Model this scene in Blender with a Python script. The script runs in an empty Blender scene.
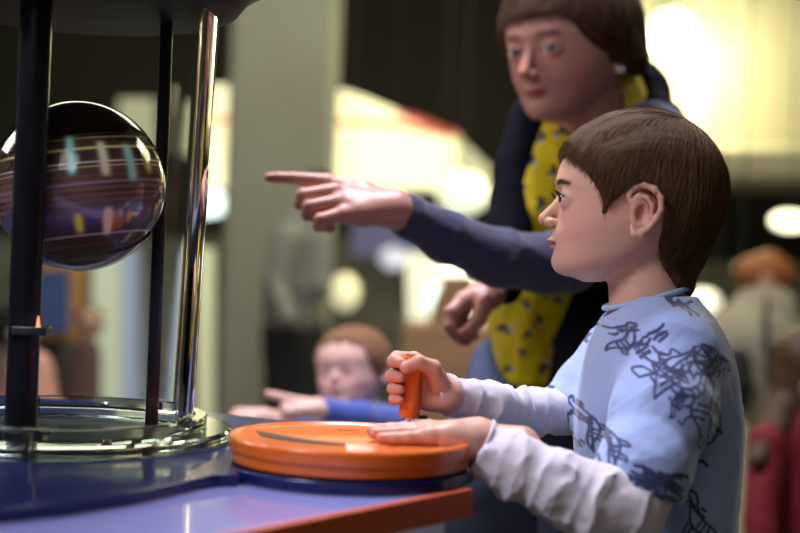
import bpy, math, random
import numpy as np
from mathutils import Vector, Matrix

random.seed(7)
rng = np.random.default_rng(7)
scene = bpy.context.scene
COL = scene.collection

# ------------------------------------------------------------------ camera
FPX = 60.0 / 36.0 * 800.0
ROLL = math.radians(2.2)
CAM = Vector((0.0, 0.0, 0.94))
RT = Vector((math.cos(ROLL), 0.0, math.sin(ROLL)))
UP = Vector((-math.sin(ROLL), 0.0, math.cos(ROLL)))
FW = Vector((0.0, 1.0, 0.0))


def P(px, py, d):
    """point at pixel (px, py) of the 800x533 frame and d metres in front of the camera"""
    return CAM + RT * ((px - 400.0) / FPX * d) + UP * ((266.5 - py) / FPX * d) + FW * d


cam_data = bpy.data.cameras.new('camera')
cam_data.lens = 60.0
cam_data.sensor_width = 36.0
cam_data.clip_start = 0.05
cam_data.clip_end = 60.0
cam_data.dof.use_dof = True
cam_data.dof.focus_distance = 1.42
cam_data.dof.aperture_fstop = 2.5
cam = bpy.data.objects.new('camera', cam_data)
COL.objects.link(cam)
cam.matrix_world = Matrix(((RT.x, UP.x, -FW.x, CAM.x), (RT.y, UP.y, -FW.y, CAM.y), (RT.z, UP.z, -FW.z, CAM.z), (0, 0, 0, 1)))
scene.camera = cam

# ------------------------------------------------------------------ view, world, lights
scene.view_settings.view_transform = 'Standard'
scene.view_settings.look = 'None'
scene.view_settings.exposure = 0.0
scene.view_settings.gamma = 1.0
scene.view_settings.use_curve_mapping = False
world = bpy.data.worlds.new('world')
scene.world = world
world.use_nodes = True
world.node_tree.nodes['Background'].inputs[0].default_value = (0.55, 0.55, 0.6, 1)
world.node_tree.nodes['Background'].inputs[1].default_value = 0.04


def area_light(name, loc, target, size, power, color, size_y=None):
    d = bpy.data.lights.new(name, 'AREA')
    d.energy = power
    d.color = color
    d.size = size
    if size_y:
        d.shape = 'RECTANGLE'
        d.size_y = size_y
    o = bpy.data.objects.new(name, d)
    COL.objects.link(o)
    o.location = loc
    o.rotation_euler = (Vector(target) - Vector(loc)).to_track_quat('-Z', 'Y').to_euler()
    return o


def spot_light(name, loc, target, power, color, angle=60, blend=0.8, radius=0.05):
    d = bpy.data.lights.new(name, 'SPOT')
    d.energy = power
    d.color = color
    d.spot_size = math.radians(angle)
    d.spot_blend = blend
    d.shadow_soft_size = radius
    o = bpy.data.objects.new(name, d)
    COL.objects.link(o)
    o.location = loc
    o.rotation_euler = (Vector(target) - Vector(loc)).to_track_quat('-Z', 'Y').to_euler()
    return o


area_light('exhibit_light', (-0.05, 2.05, 2.75), (0.0, 1.9, 0.8), 0.5, 72.0, (0.90, 0.86, 1.0))
area_light('side_light', (-0.95, 0.55, 1.95), (0.15, 1.35, 0.9), 0.5, 19.0, (0.88, 0.85, 1.0))
area_light('blouse_fill_light', (-1.4, 2.0, 1.75), (0.2, 2.0, 0.95), 0.6, 10.0, (1.0, 0.90, 0.80))  # unseen warm lamp added to brighten the yellow blouse
area_light('hall_light', (1.9, 3.4, 2.75), (0.3, 1.5, 1.0), 1.0, 18.0, (1.0, 0.93, 0.62))
area_light('front_light', (-0.4, -1.2, 2.4), (0.2, 1.4, 0.9), 1.2, 9.0, (1.0, 0.82, 0.72))
area_light('hall_fill_light', (-0.5, 5.6, 3.3), (-0.5, 6.2, 0.0), 3.0, 110.0, (1.0, 0.96, 0.74))  # added area fill for the pillar and back walls, no fixture
area_light('hall_fill_light', (2.3, 3.7, 3.3), (2.0, 4.4, 0.0), 1.0, 22.0, (1.0, 0.93, 0.68))  # second added fill, lifts the dark right background


# ------------------------------------------------------------------ materials
MATS = {}


def mat(name, color=(0.5, 0.5, 0.5), rough=0.5, metal=0.0, spec=0.5, coat=0.0, emit=None, estr=0.0, trans=0.0, ior=1.45,
        sss=0.0, sss_r=(1.0, 0.35, 0.2), sss_scale=0.004, attr=None, noise=None, bump=None, sheen=0.0, alpha=1.0):
    m = bpy.data.materials.new(name)
    m.use_nodes = True
    nt = m.node_tree
    b = nt.nodes['Principled BSDF']
    b.inputs['Base Color'].default_value = (*color, 1)
    b.inputs['Roughness'].default_value = rough
    b.inputs['Metallic'].default_value = metal
    b.inputs['Specular IOR Level'].default_value = spec
    b.inputs['Coat Weight'].default_value = coat
    b.inputs['Transmission Weight'].default_value = trans
    b.inputs['IOR'].default_value = ior
    b.inputs['Alpha'].default_value = alpha
    if sheen:
        b.inputs['Sheen Weight'].default_value = sheen
    if emit is not None:
        b.inputs['Emission Color'].default_value = (*emit, 1)
        b.inputs['Emission Strength'].default_value = estr
    if sss:
        b.inputs['Subsurface Weight'].default_value = sss
        b.inputs['Subsurface Radius'].default_value = sss_r
        b.inputs['Subsurface Scale'].default_value = sss_scale
    last = None
    if attr:
        a = nt.nodes.new('ShaderNodeAttribute')
        a.attribute_name = attr
        last = a.outputs['Color']
        nt.links.new(last, b.inputs['Base Color'])
    if noise:
        scale, c2, lo, hi = noise
        tc = nt.nodes.new('ShaderNodeTexCoord')
        n = nt.nodes.new('ShaderNodeTexNoise')
        n.inputs['Scale'].default_value = scale
        n.inputs['Detail'].default_value = 4
        r = nt.nodes.new('ShaderNodeMapRange')
        r.inputs['From Min'].default_value = lo
        r.inputs['From Max'].default_value = hi
        mx = nt.nodes.new('ShaderNodeMix')
        mx.data_type = 'RGBA'
        nt.links.new(tc.outputs['Object'], n.inputs['Vector'])
        nt.links.new(n.outputs['Fac'], r.inputs['Value'])
        nt.links.new(r.outputs['Result'], mx.inputs['Factor'])
        if last:
            nt.links.new(last, mx.inputs['A'])
        else:
            mx.inputs['A'].default_value = (*color, 1)
        mx.inputs['B'].default_value = (*c2, 1)
        nt.links.new(mx.outputs['Result'], b.inputs['Base Color'])
    if bump:
        scale, strength, dist = bump
        tc = nt.nodes.new('ShaderNodeTexCoord')
        n = nt.nodes.new('ShaderNodeTexNoise')
        n.inputs['Scale'].default_value = scale
        n.inputs['Detail'].default_value = 3
        bp = nt.nodes.new('ShaderNodeBump')
        bp.inputs['Strength'].default_value = strength
        bp.inputs['Distance'].default_value = dist
        nt.links.new(tc.outputs['Object'], n.inputs['Vector'])
        nt.links.new(n.outputs['Fac'], bp.inputs['Height'])
        nt.links.new(bp.outputs['Normal'], b.inputs['Normal'])
    return m


# ------------------------------------------------------------------ object helpers
def link_mesh(name, me, material=None, parent=None, smooth=True):
    o = bpy.data.objects.new(name, me)
    COL.objects.link(o)
    if material is not None:
        me.materials.append(material)
    if smooth:
        me.polygons.foreach_set('use_smooth', np.ones(len(me.polygons), bool))
    if parent is not None:
        o.parent = parent
        o.matrix_parent_inverse = parent.matrix_world.inverted()
    return o


def raw_mesh(name, verts, faces, colors=None):
    me = bpy.data.meshes.new(name)
    verts = np.asarray(verts, np.float32)
    faces = np.asarray(faces, np.int32)
    n, k = len(faces), faces.shape[1]
    me.vertices.add(len(verts))
    me.vertices.foreach_set('co', verts.ravel())
    me.loops.add(n * k)
    me.loops.foreach_set('vertex_index', faces.ravel())
    me.polygons.add(n)
    me.polygons.foreach_set('loop_start', np.arange(0, n * k, k, dtype=np.int32))
    me.update(calc_edges=True)
    if colors is not None:
        a = me.color_attributes.new('Col', 'FLOAT_COLOR', 'POINT')
        c = np.ones((len(verts), 4), np.float32)
        c[:, :3] = colors
        a.data.foreach_set('color', c.ravel())
    return me


def empty(name, loc, label, cat, group=None):
    o = bpy.data.objects.new(name, None)
    COL.objects.link(o)
    o.location = loc
    o.empty_display_size = 0.05
    tag(o, label, cat, group)
    bpy.context.view_layer.update()
    return o


def tag(o, label=None, cat=None, group=None, kind=None):
    if label:
        o['label'] = label
    if cat:
        o['category'] = cat
    if group:
        o['group'] = group
    if kind:
        o['kind'] = kind
    return o


class MB:
    """collects simple solids into one mesh"""

    def __init__(self):
        self.v, self.f = [], []

    def add(self, vs, fs):
        k = len(self.v)
        self.v += [tuple(v) for v in vs]
        self.f += [tuple(i + k for i in f) for f in fs]
        return self

    def box(self, c, s, rot=None):
        vs = []
        for z in (-1, 1):
            for x, y in ((-1, -1), (1, -1), (1, 1), (-1, 1)):
                v = Vector((x * s[0] / 2, y * s[1] / 2, z * s[2] / 2))
                if rot is not None:
                    v = rot @ v
                vs.append(v + Vector(c))
        return self.add(vs, [(3, 2, 1, 0), (4, 5, 6, 7), (0, 1, 5, 4), (1, 2, 6, 5), (2, 3, 7, 6), (3, 0, 4, 7)])

    def hexa(self, pts):
        return self.add(pts, [(3, 2, 1, 0), (4, 5, 6, 7), (0, 1, 5, 4), (1, 2, 6, 5), (2, 3, 7, 6), (3, 0, 4, 7)])

    def lathe(self, prof, c=(0, 0, 0), seg=48, rot=None, closed=True):
        """prof: (r, z) pairs; a closed loop of pairs unless closed is False"""
        vs, fs = [], []
        n = len(prof)
        for r, z in prof:
            for i in range(seg):
                a = 2 * math.pi * i / seg
                v = Vector((r * math.cos(a), r * math.sin(a), z))
                if rot is not None:
                    v = rot @ v
                vs.append(v + Vector(c))
        for j in range(n if closed else n - 1):
            j2 = (j + 1) % n
            for i in range(seg):
                i2 = (i + 1) % seg
                fs.append((j * seg + i, j * seg + i2, j2 * seg + i2, j2 * seg + i))
        if not closed:
            fs.append(tuple(range(seg))[::-1])
            fs.append(tuple((n - 1) * seg + i for i in range(seg)))
        return self.add(vs, fs)

    def tube(self, pts, rad, seg=12, caps=True):
        pts = [Vector(p) for p in pts]
        if not hasattr(rad, '__len__'):
            rad = [rad] * len(pts)
        vs, fs = [], []
        prev = None
        for i, p in enumerate(pts):
            t = (pts[min(i + 1, len(pts) - 1)] - pts[max(i - 1, 0)]).normalized()
            if prev is None:
                a = t.orthogonal().normalized()
            else:
                a = (prev - t * prev.dot(t)).normalized()
            prev = a
            b = t.cross(a)
            for k in range(seg):
                w = 2 * math.pi * k / seg
                vs.append(p + (a * math.cos(w) + b * math.sin(w)) * rad[i])
        for i in range(len(pts) - 1):
            for k in range(seg):
                k2 = (k + 1) % seg
                fs.append((i * seg + k, i * seg + k2, (i + 1) * seg + k2, (i + 1) * seg + k))
        if caps:
            fs.append(tuple(range(seg))[::-1])
            fs.append(tuple((len(pts) - 1) * seg + i for i in range(seg)))
        return self.add(vs, fs)

    def prism(self, poly, z0, z1):
        n = len(poly)
        vs = [(x, y, z0) for x, y in poly] + [(x, y, z1) for x, y in poly]
        fs = [tuple(range(n))[::-1], tuple(range(n, 2 * n))]
        fs += [(i, (i + 1) % n, n + (i + 1) % n, n + i) for i in range(n)]
        return self.add(vs, fs)

    def ball(self, c, r, seg=24, rings=16, rot=None):
        if not hasattr(r, '__len__'):
            r = (r, r, r)
        vs, fs = [], []
        for j in range(rings + 1):
            t = math.pi * (0.001 + 0.998 * j / rings)
            for i in range(seg):
                a = 2 * math.pi * i / seg
                v = Vector((r[0] * math.sin(t) * math.cos(a), r[1] * math.sin(t) * math.sin(a), r[2] * math.cos(t)))
                if rot is not None:
                    v = rot @ v
                vs.append(v + Vector(c))
        for j in range(rings):
            for i in range(seg):
                i2 = (i + 1) % seg
                fs.append((j * seg + i2, j * seg + i, (j + 1) * seg + i, (j + 1) * seg + i2))
        return self.add(vs, fs)

    def build(self, name, material=None, parent=None, smooth=None, bevel=0.0, bevel_seg=2):
        me = bpy.data.meshes.new(name)
        me.from_pydata(self.v, [], self.f)
        me.update()
        o = bpy.data.objects.new(name, me)
        COL.objects.link(o)
        if material is not None:
            me.materials.append(material)
        if bevel:
            md = o.modifiers.new('bevel', 'BEVEL')
            md.width = bevel
            md.segments = bevel_seg
            md.limit_method = 'ANGLE'
            md.angle_limit = math.radians(40)
        if smooth or smooth is None:
            try:
                me.set_sharp_from_angle(angle=math.radians(35))
            except Exception:
                pass
            me.polygons.foreach_set('use_smooth', np.ones(len(me.polygons), bool))
        if parent is not None:
            o.parent = parent
            o.matrix_parent_inverse = parent.matrix_world.inverted()
        return o


# ------------------------------------------------------------------ implicit surfaces (numpy)
def smin(a, b, k):
    if k <= 0:
        return np.minimum(a, b)
    h = np.clip(0.5 + 0.5 * (b - a) / k, 0, 1)
    return b + (a - b) * h - k * h * (1 - h)


def smax(a, b, k):
    return -smin(-a, -b, k)


class Field:
    def __init__(self, lo, hi, h):
        self.h = h
        self.lo = np.array(lo, np.float32)
        n = np.ceil((np.array(hi) - self.lo) / h).astype(int) + 1
        self.n = n
        self.ax = [(self.lo[i] + h * np.arange(n[i])).astype(np.float32) for i in range(3)]
        self.d = np.full(tuple(n), 1e3, np.float32)

    def grid(self, sl=None):
        a = self.ax
        if sl is None:
            return a[0][:, None, None], a[1][None, :, None], a[2][None, None, :]
        return a[0][sl[0]][:, None, None], a[1][sl[1]][None, :, None], a[2][sl[2]][None, None, :]

    def box(self, lo, hi):
        s = []
        for i in range(3):
            a = int(np.clip(math.floor((lo[i] - self.lo[i]) / self.h), 0, self.n[i] - 1))
            b = int(np.clip(math.ceil((hi[i] - self.lo[i]) / self.h) + 1, a + 1, self.n[i]))
            s.append(slice(a, b))
        return tuple(s)

    def _op(self, sl, v, k, mode):
        if mode == 'u':
            self.d[sl] = smin(self.d[sl], v, k)
        elif mode == 's':
            self.d[sl] = smax(self.d[sl], -v, k)

    def cone(self, a, b, r1, r2, k=0.0, mode='u', pad=None, squash=None):
        a = np.array(a, float)
        b = np.array(b, float)
        pad = (k * 1.5 + self.h * 4) if pad is None else pad
        m = max(r1, r2) + pad
        sl = self.box(np.minimum(a, b) - m, np.maximum(a, b) + m)
        X, Y, Z = self.grid(sl)
        v = rcone(X, Y, Z, a, b, r1, r2, squash)
        self._op(sl, v, k, mode)

    def ell(self, c, r, k=0.0, mode='u', rot=None, pad=None):
        c = np.array(c, float)
        r = np.array(r, float)
        pad = (k * 1.5 + self.h * 4) if pad is None else pad
        m = (r if rot is None else np.full(3, r.max())) + pad
        sl = self.box(c - m, c + m)
        X, Y, Z = self.grid(sl)
        v = ellipsoid(X, Y, Z, c, r, rot)
        self._op(sl, v, k, mode)

    def bump(self, c, s, amp):
        """positive amp pushes the surface outwards"""
        c = np.array(c, float)
        s = np.array(s, float)
        sl = self.box(c - 3 * s, c + 3 * s)
        X, Y, Z = self.grid(sl)
        self.d[sl] -= (amp * np.exp(-0.5 * (((X - c[0]) / s[0]) ** 2 + ((Y - c[1]) / s[1]) ** 2 + ((Z - c[2]) / s[2]) ** 2))).astype(np.float32)

    def mesh(self):
        return surface_nets(self.d, self.lo, self.h)


def rcone(X, Y, Z, a, b, r1, r2, squash=None):
    ba = b - a
    L = max(float(ba @ ba), 1e-12)
    px, py, pz = X - a[0], Y - a[1], Z - a[2]
    t = np.clip((px * ba[0] + py * ba[1] + pz * ba[2]) / L, 0, 1)
    qx, qy, qz = px - t * ba[0], py - t * ba[1], pz - t * ba[2]
    if squash is not None:      # (axis, factor): makes the section thinner along the axis
        ax, f = squash
        ax = np.array(ax, float) / np.linalg.norm(ax)
        dd = qx * ax[0] + qy * ax[1] + qz * ax[2]
        g = 1.0 / f - 1.0
        qx, qy, qz = qx + dd * g * ax[0], qy + dd * g * ax[1], qz + dd * g * ax[2]
    return np.sqrt(qx * qx + qy * qy + qz * qz) - (r1 + (r2 - r1) * t)


def ellipsoid(X, Y, Z, c, r, rot=None):
    x, y, z = X - c[0], Y - c[1], Z - c[2]
    if rot is not None:
        R = np.array(rot)
        x, y, z = (R[0, 0] * x + R[1, 0] * y + R[2, 0] * z), (R[0, 1] * x + R[1, 1] * y + R[2, 1] * z), (R[0, 2] * x + R[1, 2] * y + R[2, 2] * z)
    k0 = np.sqrt((x / r[0]) ** 2 + (y / r[1]) ** 2 + (z / r[2]) ** 2)
    k1 = np.sqrt((x / r[0] ** 2) ** 2 + (y / r[1] ** 2) ** 2 + (z / r[2] ** 2) ** 2) + 1e-9
    return k0 * (k0 - 1) / k1


def surface_nets(D, lo, h):
    S = D < 0
    nx, ny, nz = D.shape
    c = S[:-1, :-1, :-1].astype(np.int8)
    tot = np.zeros((nx - 1, ny - 1, nz - 1), np.int8)
    for i in (0, 1):
        for j in (0, 1):
            for k in (0, 1):
                tot += S[i:nx - 1 + i, j:ny - 1 + j, k:nz - 1 + k]
    act = (tot > 0) & (tot < 8)
    idx = np.argwhere(act)
    I = np.full(act.shape, -1, np.int32)
    I[act] = np.arange(len(idx))
    corner = {}
    for i in (0, 1):
        for j in (0, 1):
            for k in (0, 1):
                corner[(i, j, k)] = D[idx[:, 0] + i, idx[:, 1] + j, idx[:, 2] + k].astype(np.float64)
    acc = np.zeros((len(idx), 3))
    cnt = np.zeros(len(idx))
    for a in corner:
        for ax in range(3):
            if a[ax] == 0:
                b = list(a)
                b[ax] = 1
                b = tuple(b)
                va, vb = corner[a], corner[b]
                m = (va < 0) != (vb < 0)
                t = np.where(m, va / np.where(np.abs(va - vb) < 1e-12, 1, va - vb), 0)
                p = np.tile(np.array(a, float), (len(idx), 1))
                p[:, ax] += t
                acc += p * m[:, None]
                cnt += m
    verts = (idx + acc / cnt[:, None]) * h + lo
    faces = []
    for ax in range(3):
        o1, o2 = [(1, 2), (2, 0), (0, 1)][ax]
        s0 = [slice(1, -1)] * 3
        s0[ax] = slice(0, -1)
        s1 = list(s0)
        s1[ax] = slice(1, None)
        A = S[tuple(s0)]
        B = S[tuple(s1)]
        e = np.argwhere(A != B)
        if len(e) == 0:
            continue
        sgn = A[e[:, 0], e[:, 1], e[:, 2]]
        base = e.copy()
        base[:, [i for i in range(3) if i != ax]] += 1

        def cell(d1, d2):
            q = base.copy()
            q[:, o1] -= d1
            q[:, o2] -= d2
            return I[q[:, 0], q[:, 1], q[:, 2]]
        f = np.stack([cell(0, 0), cell(1, 0), cell(1, 1), cell(0, 1)], 1)
        f[~sgn] = f[~sgn][:, ::-1]
        faces.append(f)
    faces = np.concatenate(faces)
    faces = faces[(faces >= 0).all(1)]
    return verts, faces


def relax(verts, faces, it=1, w=0.5):
    v = verts.copy()
    for _ in range(it):
        acc = np.zeros_like(v)
        cnt = np.zeros(len(v))
        for a in range(4):
            b = (a + 1) % 4
            for p, q in ((a, b), (b, a)):
                for c in range(3):
                    acc[:, c] += np.bincount(faces[:, p], v[faces[:, q], c], len(v))
                cnt += np.bincount(faces[:, p], minlength=len(v))
        v = v * (1 - w) + w * acc / np.maximum(cnt, 1)[:, None]
    return v


def vert_normals(v, f):
    n = np.cross(v[f[:, 2]] - v[f[:, 0]], v[f[:, 3]] - v[f[:, 1]])
    out = np.zeros_like(v)
    for a in range(4):
        for c in range(3):
            out[:, c] += np.bincount(f[:, a], n[:, c], len(v))
    return out / (np.linalg.norm(out, axis=1, keepdims=True) + 1e-12)


def wnoise(p, scale, seed, octs=3):
    """cheap smooth noise from warped sines, about -1..1"""
    r = np.random.default_rng(seed)
    q = p * scale
    out = np.zeros(p.shape[:-1])
    amp, tot = 1.0, 0.0
    for o in range(octs):
        for k in range(3):
            d = r.normal(size=3)
            d /= np.linalg.norm(d)
            e = r.normal(size=3)
            ph = r.uniform(0, 6.28, 2)
            out += amp / 3 * np.sin((q @ d) * 2 + ph[0] + 1.3 * np.sin((q @ e) * 1.1 + ph[1]))
        tot += amp
        amp *= 0.5
        q = q * 1.9
    return out / tot


def smooth_interp(z, zs, vs, sig=3.0):
    zz = np.linspace(zs[0] - 10, zs[-1] + 10, 800)
    v = np.interp(zz, zs, vs)
    dz = zz[1] - zz[0]
    m = int(3 * sig / dz) + 1
    k = np.exp(-0.5 * (np.arange(-m, m + 1) * dz / sig) ** 2)
    k /= k.sum()
    v = np.convolve(np.pad(v, m, mode='edge'), k, mode='valid')
    return np.interp(z, zz, v)


def section_body(Fd, zs, xf, xb, w, xc, n=2.2, sig=3.0, ytab=None, dome=None):
    """implicit solid given by horizontal sections (front, back, half width, widest x) at heights zs"""
    X, Y, Z = Fd.grid()
    zz = Fd.ax[2]
    f = smooth_interp(zz, zs, xf, sig)
    b = smooth_interp(zz, zs, xb, sig)
    ww = np.maximum(smooth_interp(zz, zs, w, sig), 1.5)
    c = smooth_interp(zz, zs, xc, sig)
    yc = smooth_interp(zz, zs, ytab, sig) if ytab is not None else np.zeros_like(zz)
    af = np.maximum(f - c, 1.5)[None, None, :]
    ab = np.maximum(c - b, 1.5)[None, None, :]
    dx = X - c[None, None, :]
    a = np.where(dx > 0, af, ab)
    q = (np.abs(dx / a) ** n + np.abs((Y - yc[None, None, :]) / ww[None, None, :]) ** n) ** (1.0 / n)
    if dome is not None:      # above dome[0] the solid closes as an ellipsoid of height dome[1]
        z0, hz = dome
        i0 = int(np.argmin(np.abs(zz - z0)))
        a0 = np.where(X - c[i0] > 0, af[0, 0, i0], ab[0, 0, i0])
        q0 = (np.abs((X - c[i0]) / a0) ** n + np.abs(Y / ww[i0]) ** n) ** (1.0 / n)
        kk = np.sqrt(q0 ** 2 + ((Z - z0) / hz) ** 2)
        q = np.where(Z > z0, kk, q)
    Fv = (q - 1).astype(np.float32)
    zt, zb = (zs[-1] if dome is None else 1e6), zs[0]
    g = np.gradient(Fv, Fd.h)
    gm = np.sqrt(g[0] ** 2 + g[1] ** 2 + g[2] ** 2) + 1e-4
    d = Fv / gm
    d = np.where(Z > zt, np.maximum(d, Z - zt), d)
    d = np.where(Z < zb, np.maximum(d, zb - Z), d)
    return np.clip(d, -60, 60).astype(np.float32)


# ------------------------------------------------------------------ room
def on_plane(px, py, z):
    d = RT * ((px - 400.0) / FPX) + UP * ((266.5 - py) / FPX) + FW
    return CAM + d * ((z - CAM.z) / d.z)


def struct(mb, name, m, bevel=0.0):
    o = mb.build(name, m, bevel=bevel)
    o['kind'] = 'structure'
    return o


floor_mat = mat('dark_floor', (0.10, 0.095, 0.08), rough=0.35, noise=(3.0, (0.14, 0.13, 0.11), 0.4, 0.7))
dark_wall = mat('dark_brown_wall', (0.075, 0.066, 0.052), rough=0.8, noise=(1.2, (0.055, 0.05, 0.04), 0.3, 0.7))
olive = mat('olive_plaster', (0.27, 0.275, 0.215), rough=0.7, noise=(2.0, (0.245, 0.245, 0.19), 0.35, 0.65))
cream = mat('cream_plaster', (0.38, 0.355, 0.225), rough=0.7, noise=(2.0, (0.35, 0.33, 0.205), 0.35, 0.65))
struct(MB().box((0, 3.5, -0.05), (12, 14, 0.1)), 'floor', floor_mat)
struct(MB().box((0, 3.5, 3.45), (12, 14, 0.1)), 'ceiling', dark_wall)
struct(MB().box((0, 10.05, 1.7), (12, 0.1, 3.4)), 'wall_back', dark_wall)
struct(MB().box((-5.05, 3.5, 1.7), (0.1, 13, 3.4)), 'wall_left', dark_wall)
struct(MB().box((5.05, 3.5, 1.7), (0.1, 13, 3.4)), 'wall_right', dark_wall)
struct(MB().box((0, -3.05, 1.7), (10, 0.1, 3.4)), 'wall_front', dark_wall)
# pillar behind the man
pl, pr = P(221, 266, 7.0).x, P(328, 266, 7.0).x
struct(MB().box(((pl + pr) / 2, 7.25, 1.7), (pr - pl, 0.5, 3.4)), 'column', olive, bevel=0.03)


def slab_px(pts, d, depth, lean=0.0):
    """flat-fronted solid whose front face has the given outline at distance d"""
    n = len(pts)
    a = [P(x, y, d) for x, y in pts]
    b = [p + FW * depth for p in a]
    m = MB()
    m.add(a + b, [tuple(range(n)), tuple(range(n, 2 * n))[::-1]] + [(i, n + i, n + (i + 1) % n, (i + 1) % n) for i in range(n)])
    return m


# cream upper wall with its soffit at the right
m = slab_px([(560, -330), (950, -330), (950, 150), (560, 150)], 7.2, 0.3)
struct(m, 'wall_upper_right', cream)
m = slab_px([(560, 143), (950, 146), (950, 184), (560, 181)], 6.7, 0.78)
struct(m, 'trim_1', mat('cream_trim', (0.50, 0.46, 0.29), rough=0.6), bevel=0.05)
# greenish lower wall at the right
m = slab_px([(470, 262), (950, 262), (950, 560), (470, 560)], 9.2, 0.3)
struct(m, 'wall_lower_right', mat('sage_plaster', (0.36, 0.35, 0.22), rough=0.8))
# lower wall behind the left and the middle
m = slab_px([(-120, 236), (470, 236), (470, 500), (-120, 500)], 9.3, 0.3)
struct(m, 'wall_lower_left', mat('grey_green_plaster', (0.23, 0.235, 0.19), rough=0.8, noise=(4.0, (0.36, 0.35, 0.26), 0.4, 0.6)))


def glow(name, color, strength):
    return mat(name, color, rough=0.4, emit=color, estr=strength)


# glowing frieze box with its red line, running behind the pillar
lb = slab_px([(164, 84), (318, 86), (352, 92), (456, 134), (492, 172), (486, 190), (436, 188), (164, 186)], 7.75, 0.25).build('lightbox', glow('lit_acrylic', (1.0, 0.93, 0.56), 1.05), bevel=0.01)
tag(lb, 'long glowing cream lightbox with a thin red line, high behind the olive pillar', 'lightbox')
slab_px([(164, 116), (318, 117), (400, 121), (452, 132), (449, 137), (400, 127), (318, 123), (164, 121)], 7.72, 0.04).build('red_line', glow('red_acrylic', (0.95, 0.30, 0.18), 0.4), lb)
slab_px([(396, 110), (412, 114), (458, 132), (462, 137), (455, 137), (405, 117)], 7.70, 0.05).build('red_edge', glow('red_acrylic_edge', (0.65, 0.13, 0.07), 0.2), lb)
slab_px([(455, 133), (493, 170), (490, 181), (458, 181)], 7.69, 0.05).build('dim_panel', glow('dim_acrylic', (0.62, 0.58, 0.36), 0.5), lb)

# lamp over the right: shaded bowl lamp washing the cream wall
lampc = P(672, 34, 6.98)
lamp = empty('bowl_lamp', lampc, 'very bright round wall lamp washing the cream wall behind the woman', 'lamp')
bowl = MB().ball(lampc, 0.13).build('bulb', glow('lamp_glass', (1.0, 0.96, 0.72), 3.0), lamp)
MB().tube([lampc + FW * 0.1, lampc + FW * 0.45], 0.03).build('bracket', mat('brass', (0.5, 0.4, 0.2), rough=0.3, metal=1), lamp)
for (px, py, dz, pw) in ((676, 38, 6.94, 170.0), (650, 60, 6.86, 50.0)):
    pd = bpy.data.lights.new('wash_light', 'POINT')
    pd.energy = pw
    pd.color = (1.0, 0.93, 0.62)
    pd.shadow_soft_size = 0.15
    po = bpy.data.objects.new('wash_light', pd)
    COL.objects.link(po)
    po.location = P(px, py, dz)


cord_mat = mat('dark_cord', (0.015, 0.015, 0.015))


def lamp_blob(name, px, py, d, rx, ry, color, st, label, cat='lamp', group=None, stand=None):
    c = P(px, py, d)
    k = d / FPX
    o = MB().ball(c, (rx * k, min(rx, ry) * k, ry * k)).build(name, glow(name + '_glow', color, st))
    tag(o, label, cat, group)
    MB().box((c.x, c.y, (c.z + ry * k + 3.4) / 2), (.006, .006, 3.4 - c.z - ry * k + 0.02)).build('cord', cord_mat, o)
    return o


lamp_blob('spot_lamp', 203, 203, 7.6, 28, 14, (0.80, 1.0, 0.92), 2.2, 'cool white oval lamp below the lightbox, left of the pillar')
lamp_blob('strip_lamp', 463, 193, 7.3, 26, 22, (0.95, 1.0, 0.72), 0.95, 'pale round lamp just below the dim end of the lightbox')
lamp_blob('ceiling_spot', 790, 221, 6.0, 20, 10, (1.0, 0.94, 0.62), 3.0, 'warm oval lamp at the right edge below the cream soffit')
lamp_blob('globe_lamp', 440, 298, 7.0, 17, 15, (0.80, 1.0, 0.88), 2.0, 'greenish white globe lamp above the toddler')
lamp_blob('globe_lamp', 345, 292, 7.4, 15, 19, (1.0, 0.93, 0.60), 0.55, 'dim yellow globe lamp behind the man, nearest his back')
lamp_blob('globe_lamp', 392, 258, 8.4, 13, 12, (0.80, 0.80, 1.0), 0.5, 'small bluish white globe lamp in front of the violet panel')
lamp_blob('globe_lamp', 704, 302, 6.0, 17, 13, (1.0, 0.96, 0.72), 1.4, 'bright cream globe lamp between the boy and the ginger head')
lamp_blob('globe_lamp', 715, 340, 5.8, 7, 8, (1.0, 0.95, 0.62), 0.8, 'small dim globe lamp by the beige coat')
lamp_blob('globe_lamp', 742, 268, 5.2, 7, 7, (1.0, 0.78, 0.5), 1.0, 'small warm globe lamp beside the ginger hair')
# glowing showcase in the middle
sc = empty('showcase', P(455, 300, 8.2) - Vector((0, 0, 1.15)), 'tall glowing white showcase behind the toddler, under the pointing arm', 'showcase')
slab_px([(406, 252), (492, 262), (492, 352), (452, 352), (448, 330), (408, 318)], 8.2, 0.3).build('lit_panel', glow('showcase_glow', (1.0, 0.97, 0.74), 0.7), sc)
slab_px([(446, 262), (484, 266), (484, 286), (446, 284)], 8.15, 0.04).build('lit_shelf', glow('showcase_shelf', (1.0, 0.98, 0.82), 2.4), sc)
slab_px([(452, 290), (470, 290), (470, 340), (452, 340)], 8.15, 0.04).build('lit_shelf', glow('showcase_column', (1.0, 0.98, 0.86), 1.8), sc)
slab_px([(400, 318), (496, 330), (496, 520), (400, 520)], 8.3, 0.3).build('base', mat('showcase_base', (0.3, 0.28, 0.2), rough=0.6), sc)
pnl = slab_px([(352, 218), (432, 222), (430, 258), (352, 256)], 8.8, 0.1).build('wall_panel', mat('violet_panel', (0.16, 0.16, 0.30), rough=0.6, emit=(0.34, 0.35, 0.7), estr=0.16))
tag(pnl, 'blurry violet-blue backlit panel below the pointing hand', 'panel')
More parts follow.
